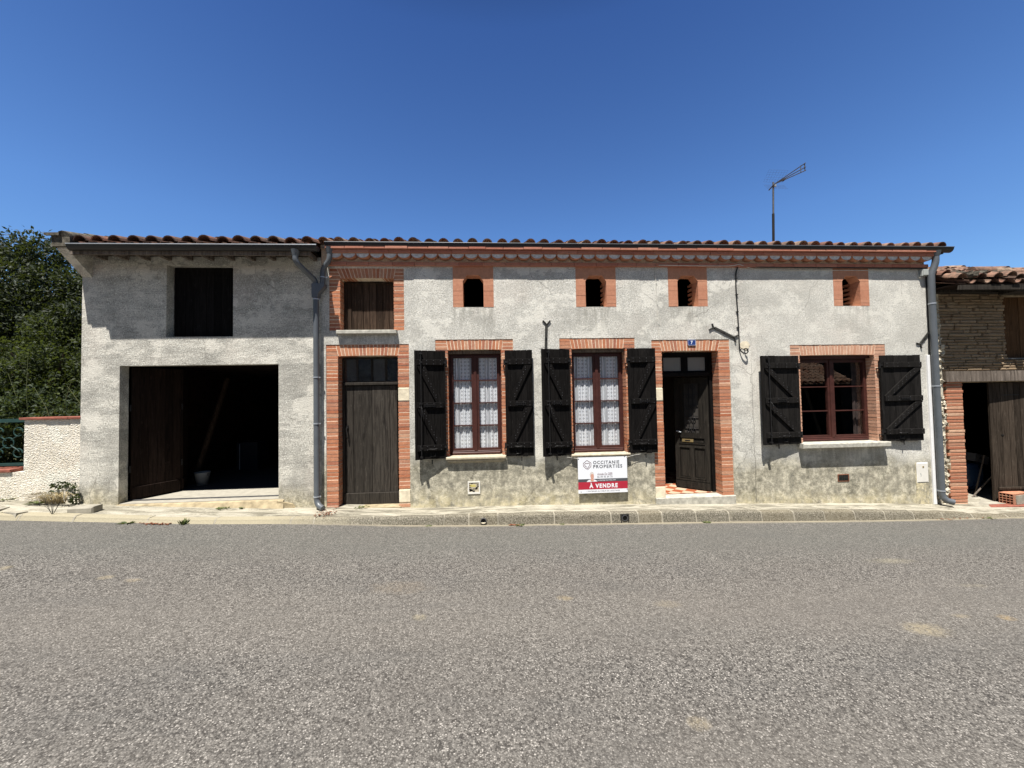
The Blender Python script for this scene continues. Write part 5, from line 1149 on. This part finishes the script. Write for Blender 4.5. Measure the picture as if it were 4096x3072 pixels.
for c_ in range(10):
    cx = -8.42-c_*.62
    for sx in (-1, 1):
        for (dz, sgn) in ((.0, 1), (.0, -1)):
            pts = [(cx+sx*(.04+.13*(1-math.cos(a))*.5+.03*math.sin(a)), .158, 1.43+sgn*(.04+.10*a/2.2)) for a in np.linspace(0, 2.6, 9)]
            mb.tube(pts, .009, 5)
        mb.tube([(cx+sx*.16+.075*math.cos(a), .158, 1.62+.075*math.sin(a)) for a in np.linspace(0, 5.4, 14)], .009, 5)
        mb.tube([(cx+sx*.16+.075*math.cos(a), .158, 1.25+.075*math.sin(a)) for a in np.linspace(0, 5.4, 14)], .009, 5)
    mb.tube([(cx+.09*math.cos(a), .158, 1.43+.09*math.sin(a)) for a in np.linspace(0, 2*math.pi, 17)], .009, 5, False)
    mb.box(cx-.325, cx-.305, .148, .168, 1.075, 1.79)
mb.build("scrollwork", "railing_green", rl)

def leaves(cl, n, size, rng, asp=.42, seed=0, shell=.55):
    """cl: ellipsoids (cx,cy,cz,rx,ry,rz,weight); returns vertex and face lists of folded leaf blades"""
    w_ = np.array([c[6] for c in cl]); w_ = w_/w_.sum(); idx = rng.choice(len(cl), n, p=w_); c = np.array(cl)[idx]
    d = rng.normal(size=(n, 3)); d /= np.linalg.norm(d, axis=1)[:, None]
    r = (shell*.6)+(1-shell*.6)*rng.random(n)**.45; r *= 1+.10*rng.normal(size=n)
    p = c[:, :3]+d*c[:, 3:6]*r[:, None]
    ax = d*.5+rng.normal(size=(n, 3))*.7+np.array([0, 0, .15]); ax /= np.linalg.norm(ax, axis=1)[:, None]
    nn = rng.normal(size=(n, 3))*.6+d*.6+np.array([0, -.15, .6]); s = np.cross(ax, nn); s /= np.linalg.norm(s, axis=1)[:, None]
    up = np.cross(s, ax)
    L = size*(.6+.8*rng.random(n))[:, None]; W = L*asp
    v0 = p; v1 = p+ax*L*.5+s*W*.5+up*W*.12; v2 = p+ax*L; v3 = p+ax*L*.5-s*W*.5+up*W*.12
    V = np.stack([v0, v1, v2, v3], 1).reshape(-1, 3)
    F = [(4*i, 4*i+1, 4*i+2, 4*i+3) for i in range(n)]
    return V, F
def foliage(name, parent, cl, n, size, mat, asp=.42, shell=.55, clip=None):
    V_, F = leaves(cl, n, size, rng, asp, shell=shell)
    if clip is not None:
        keep = clip(V_.reshape(-1, 4, 3)); V_ = V_.reshape(-1, 4, 3)[keep].reshape(-1, 3); F = F[:int(keep.sum())]
    mb = MB(); mb.v = [tuple(v) for v in V_.tolist()]; mb.f = F; mb.mi = [0]*len(F); mb.sm = [False]*len(F)
    return mb.build(name, mat, parent)
def clumps(cx, cy, cz, rx, ry, rz, k, r, rs):
    out = [(cx, cy, cz, rx*.72, ry*.72, rz*.72, rx*rz*1.2)]
    for _ in range(k):
        d = rs.normal(size=3); d /= np.linalg.norm(d); q = r*rs.uniform(.6, 1.25)
        out.append((cx+d[0]*rx*.82, cy+d[1]*ry*.82, cz+d[2]*rz*.82, q, q, q*.85, q*q*1.6))
    return out
rs = np.random.default_rng(5)
clipL = lambda q: ~((q[:, :, 0].max(1) > -7.12) & (q[:, :, 1].max(1) < 7.6))
def tree(label, cx, cy, z0, trunk_h, cz, rx, ry, rz, k, r, n, size, mat, asp=.42):
    t = thing("laurel_tree", label, "tree", (cx, cy, z0), "trees behind the garden wall")
    mb = MB(); mb.smooth = True; mb.tube([(cx, cy, z0), (cx+.05, cy, z0+trunk_h*.5), (cx-.03, cy+.05, cz)], .13, 8, r2=.06)
    for q in range(7):
        a = q*.9; mb.tube([(cx, cy, z0+trunk_h*.45+q*.15), (cx+rx*.4*math.cos(a), cy+ry*.4*math.sin(a), cz-rz*.1), (cx+rx*.75*math.cos(a), cy+ry*.75*math.sin(a), cz+rz*.35)], .05, 6, r2=.012)
    mb.build("trunk", "bark", t)
    foliage("crown", t, clumps(cx, cy, cz, rx, ry, rz, k, r, rs), n, size, mat, asp, clip=clipL)
tree("tall dark laurel tree at the left edge, highest behind the garden wall", -12.6, 3.2, .7, 2.5, 4.2, 2.3, 1.5, 2.65, 70, .62, 62000, .105, "laurel_leaf")
tree("dark laurel tree close to the garage gable", -9.5, 3.2, .6, 2.2, 3.75, 1.65, 1.3, 1.85, 46, .40, 46000, .095, "laurel_leaf")
tree("smaller yellow-green laurel in front of the dark trees", -9.7, 2.0, .6, 1.8, 2.75, 1.45, .7, 1.25, 34, .42, 24000, .075, "yellow_green_leaf", .46)
hg = thing("bramble_hedge", "tangled bramble hedge growing over the garden wall and railing", "hedge", (-9.5, 1.0, .6))
foliage("foliage", hg, clumps(-10.4, 1.25, 1.6, 3.2, .55, 1.05, 60, .30, rs), 22000, .075, "bramble_leaf", .6, clip=clipL)
foliage("low_foliage", hg, clumps(-9.0, .50, 1.75, 1.7, .22, .62, 50, .15, rs), 7000, .06, "bramble_leaf", .62, clip=clipL)
mb = MB(); random.seed(44); mb.smooth = True
for q in range(26):
    x = random.uniform(-10.5, -7.35); y = random.uniform(.35, .8); h = random.uniform(.5, 1.4); dx = random.uniform(-.4, .4)
    mb.tube([(x, y, 1.4), (x+dx*.3, y-.1, 1.7+h*.5), (x+dx, y-.15, 1.75+h)], .006, 5, r2=.003)
mb.build("shoot", "stem_green", hg)
# house with a red roof far behind the trees
fh = thing("distant_house", "distant house with a red tiled roof glimpsed past the garage gable", "house", (-19, 14, .5))
mb = MB(); mb.box(-24, -15.5, 12, 20, .3, 4.3); mb.build("wall", "white_roughcast", fh)
mb = MB(); mb.add([(-24.4, 11.6, 4.2), (-15.1, 11.6, 4.2), (-15.1, 16, 5.7), (-24.4, 16, 5.7), (-24.4, 20.4, 4.2), (-15.1, 20.4, 4.2), (-24.4, 11.6, 4.1), (-15.1, 11.6, 4.1)], [(0, 1, 2, 3), (3, 2, 5, 4), (6, 7, 1, 0)]); mb.build("roof", "roof_red_far", fh)

# plants growing at the foot of the walls
def weed(x, y, z, label, n=26, h=.12, spread=.1, mat="weed_leaf", wd=.012, name="weed", cat="weed", flat=False):
    mb = MB()
    for q in range(n):
        a = random.uniform(0, 6.28); r = random.uniform(0, spread); l = h*random.uniform(.5, 1.2); tx, ty = math.cos(a)*l*(.9 if flat else .5), math.sin(a)*l*(.9 if flat else .5)
        bx, by = x+math.cos(a)*r*.6, y+math.sin(a)*r*.5; ww = wd*random.uniform(.6, 1.3); px_, py_ = -math.sin(a)*ww, math.cos(a)*ww; up = l*(.35 if flat else 1)
        mb.add([(bx-px_*.4, by-py_*.4, z), (bx+px_*.4, by+py_*.4, z), (bx+tx*.5+px_, by+ty*.5+py_, z+up*.6), (bx+tx, by+ty, z+up*(.7 if flat else 1)), (bx+tx*.5-px_, by+ty*.5-py_, z+up*.6)], [(0, 1, 2, 3, 4)])
    return tag(mb.build(name, mat), label, cat, "weeds along the kerb and wall foot" if name == "weed" else None)
random.seed(77)
ZP = lambda x, y: ktop(x)+(base(x)-ktop(x))*max(0, min(1, (y-KY(x))/.5)) if y > KY(x) else kbot(x)
ivy = thing("ivy_clump", "dark ivy and dry grass clump where garden wall meets garage", "plant", (-7.3, -.05, .42))
foliage("foliage", ivy, [(-7.36, -.03, .70, .16, .03, .04, .5), (-7.13, -.06, .56, .06, .05, .19, .7), (-7.47, -.03, .62, .05, .03, .09, .3), (-7.06, -.10, .47, .06, .05, .06, .3)], 260, .04, "bramble_leaf", .7)
mb = MB()
for q in range(150):
    a = random.uniform(-1.2, 1.2); x = -7.34+random.uniform(-.16, .16); l = random.uniform(.15, .38)
    mb.tube([(x, -.12, .40), (x+math.sin(a)*l*.5, -.16-random.uniform(0, .05), .40+l*.6), (x+math.sin(a)*l, -.2-random.uniform(0, .1), .40+l*.5)], .0022, 3)
mb.build("dry_stems", "dry_straw", ivy)
for (x, y, lab, n_, h_, s_, fl_) in [(-7.62, -.12, "flat green weed beside the broken kerb at far left", 40, .13, .14, True), (-5.72, -.66, "spiky weed at the kerb in front of the garage left jamb", 40, .11, .10, True),
        (-4.86, -.68, "green weed tuft at the kerb below the middle of the garage", 36, .085, .08, False), (-4.62, -.12, "low green weed in the joint at the garage threshold", 60, .05, .16, True), (-4.33, -.10, "tiny weed just right of the threshold weed", 30, .04, .07, True),
        (-1.02, -.58, "small yellowish weed at the kerb below the first lace window", 30, .05, .06, True), (.52, -.57, "weed tuft at the kerb between the two lace windows", 40, .07, .08, True), (1.26, -.56, "tiny weed at the kerb by a mortar joint left of the banner", 16, .04, .04, True),
        (3.83, -.57, "low green weed at the kerb before the doorstep", 46, .05, .08, True), (-2.30, .0, "flat moss-like weed at the foot of the plank door", 60, .035, .22, True), (9.25, -.55, "yellow weed at the low kerb near the right downpipe", 30, .06, .14, True), (-8.25, .0, "dry grass tuft at the foot of the low garden wall", 40, .07, .2, True)]:
    weed(x, y, ZP(x, y)-.002, lab, n_, h_, s_, flat=fl_)
mb = MB()
for q in range(12):
    a = random.uniform(-.8, .8); mb.tube([(-6.93, -.56, .33), (-6.93+math.sin(a)*.1, -.57, .43), (-6.93+math.sin(a)*.22, -.58, .33+random.uniform(.15, .3))], .0025, 3)
tag(mb.build("dry_twig_plant", "anchor_iron"), "bare dry twiggy plant rising at the kerb left of the stone block", "plant")
lf = MB()
def litter(x, y, n, sx, sy, label, mat="fallen_leaf"):
    lf = MB()
    for q in range(n):
        a = random.uniform(0, 6.28); X_ = x+random.gauss(0, sx); Y_ = y+random.gauss(0, sy); s = random.uniform(.012, .028); z = ZP(X_, Y_)+.004+random.uniform(0, .012)
        lf.add([(X_+s*math.cos(a), Y_+s*math.sin(a), z), (X_-s*.5*math.sin(a), Y_+s*.5*math.cos(a), z+.008), (X_-s*math.cos(a), Y_-s*math.sin(a), z+.003), (X_+s*.5*math.sin(a), Y_-s*.5*math.cos(a), z+.010)], [(0, 1, 2, 3)])
    o = lf.build("leaf_litter", mat); o['kind'] = 'stuff'; o['label'] = label; o['category'] = "leaf litter"
litter(-5.25, -.70, 70, .12, .02, "reddish leaf litter at the kerb in front of the garage"); litter(.42, -.58, 24, .06, .015, "brown leaf litter beside the weed between the lace windows"); litter(-2.80, -.35, 60, .07, .1, "leaf litter in the pavement gap under the left downpipe"); litter(8.6, -.57, 20, .3, .02, "scattered leaf litter at the right kerb")
# loose block of stone on the pavement, broken kerb end with drain mouth
mb = MB(); random.seed(6); mb.T = Matrix.Translation((-6.63, -.38, .30)) @ Matrix.Rotation(R(4), 4, 'Z'); mb.bevbox(-.19, .19, -.09, .09, 0, .115, .02)
tag(mb.build("stone_block", "concrete"), "loose rectangular stone block lying before the garage corner", "stone block")
db = thing("broken_gully", "broken dark pipe mouth in the crumbled kerb at far left", "drain", (-7.65, -.6, .33))
mb = MB(); mb.smooth = True; mb.tube([(-7.78, -.66, .335), (-7.70, -.52, .355)], .045, 12); mb.build("pipe_mouth", "dark_interior", db)
mb = MB(); mb.T = Matrix.Translation((-7.98, -.50, .345)) @ Matrix.Rotation(.25, 4, 'Z'); mb.box(-.20, .17, -.12, .14, -.06, .09, .02); mb.T = Matrix.Translation((-7.52, -.53, .33)) @ Matrix.Rotation(-.2, 4, 'Z'); mb.box(-.12, .14, -.07, .07, -.05, .065, .018); mb.build("kerb_rubble", "concrete", db)

# ================================================================== INSIDE THE GARAGE
bk = thing("bucket", "grey bucket standing on the garage floor", "bucket", (-6.05, 1.35, .333))
mb = MB(); mb.smooth = True; mb.lathe([(0, .335), (.10, .335), (.135, .59), (.142, .60), (.13, .60), (.098, .345)], -6.05, 1.42, 24); mb.build("bucket_body", "pale_bucket", bk)
mb = MB(); mb.tube([(-6.05+.14*math.cos(a), 1.42-.04, .58-.10*math.sin(a)) for a in np.linspace(0, math.pi, 12)], .004, 5); mb.build("bucket_handle", "wrought_iron", bk)
mb = MB(); T = Matrix.Translation((0, 0, 0)); mb.tube([(-6.33, 1.55, .333), (-6.12, 2.3, 2.62)], .055, 6); tag(mb.build("slanting_timber", "brown_shed_wood"), "slanting timber prop leaning up inside the garage", "timber prop")
cbn = thing("metal_cabinet", "dim metal cabinet at the back of the garage", "cabinet", (-6.1, 3.2, .333))
mb = MB(); mb.box(-6.25, -5.75, 2.85, 3.35, .34, 1.05); mb.build("cabinet_body", "cabinet_steel", cbn); mb = MB(); mb.box(-6.18, -6.165, 2.84, 2.849, .38, 1.02); mb.build("cabinet_edge", "bright_zinc", cbn)

# ================================================================== ACROSS THE STREET (seen in the window glass)
os_ = thing("tiled_shelter", "open-fronted tiled shelter across the street, mirrored in the wide window", "shelter", (18, -14, -.6))
rf = MB(); random.seed(50)
# roof slopes up away from the street (towards -Y): build towards +Y, then mirror
def mir(mb): mb.v = [(x, -13.0-y, z) for x, y, z in mb.v]; mb.f = [tuple(reversed(f)) for f in mb.f]
tiles(rf, 15.0, 20.7, 0.0, 2.50, .50, 9, .31, rc=.125, rowlen=.40, L=.5, jit=1.2, seg=5); rf.add([(15, .05, 2.43), (20.7, .05, 2.43), (20.7, 3.5, 4.15), (15, 3.5, 4.15)], [(0, 1, 2, 3)]); mir(rf); rf.build("roof", "pale_canal_tile", os_)
mb = MB(); mb.box(15, 27, -16.9, -16.7, -1, 4.1); mb.box(20.8, 30, -17.4, -17.0, -1, 6.0); mb.box(15, 15.2, -16.4, -13.3, -1, 2.4); mb.box(20.4, 20.6, -16.4, -13.3, -1, 2.4); mb.build("wall", "interior_plaster", os_)
for x in (15.3, 17.8, 20.3): mb = MB(); mb.box(x-.08, x+.08, -13.35, -13.2, -1, 2.4); mb.build("post", "weathered_dark_wood", os_)
oh = thing("opposite_house", "pale rendered house across the street, behind the photographer", "house", (-4, -14, 0))
mb = MB(); mb.box(-14, 9, -20, -12.4, -.6, 5.2); mb.build("wall", "cement_render", oh)
mb = MB(); mb.add([(-14.3, -12.1, 5.2), (9.3, -12.1, 5.2), (9.3, -16.2, 6.4), (-14.3, -16.2, 6.4), (-14.3, -20.3, 5.2), (9.3, -20.3, 5.2)], [(1, 0, 3, 2), (2, 3, 4, 5)]); mb.build("roof", "roof_red_far", oh)
for x in (-11, -6, -1, 4):
    mb = MB(); mb.box(x-.5, x+.5, -12.42, -12.37, .9, 2.4); f_ = mb.build("window", "dim_door_wood", oh)
    mb = MB(); mb.box(x-.42, x+.42, -12.369, -12.36, .98, 2.32); mb.build("pane", "dark_interior", f_)
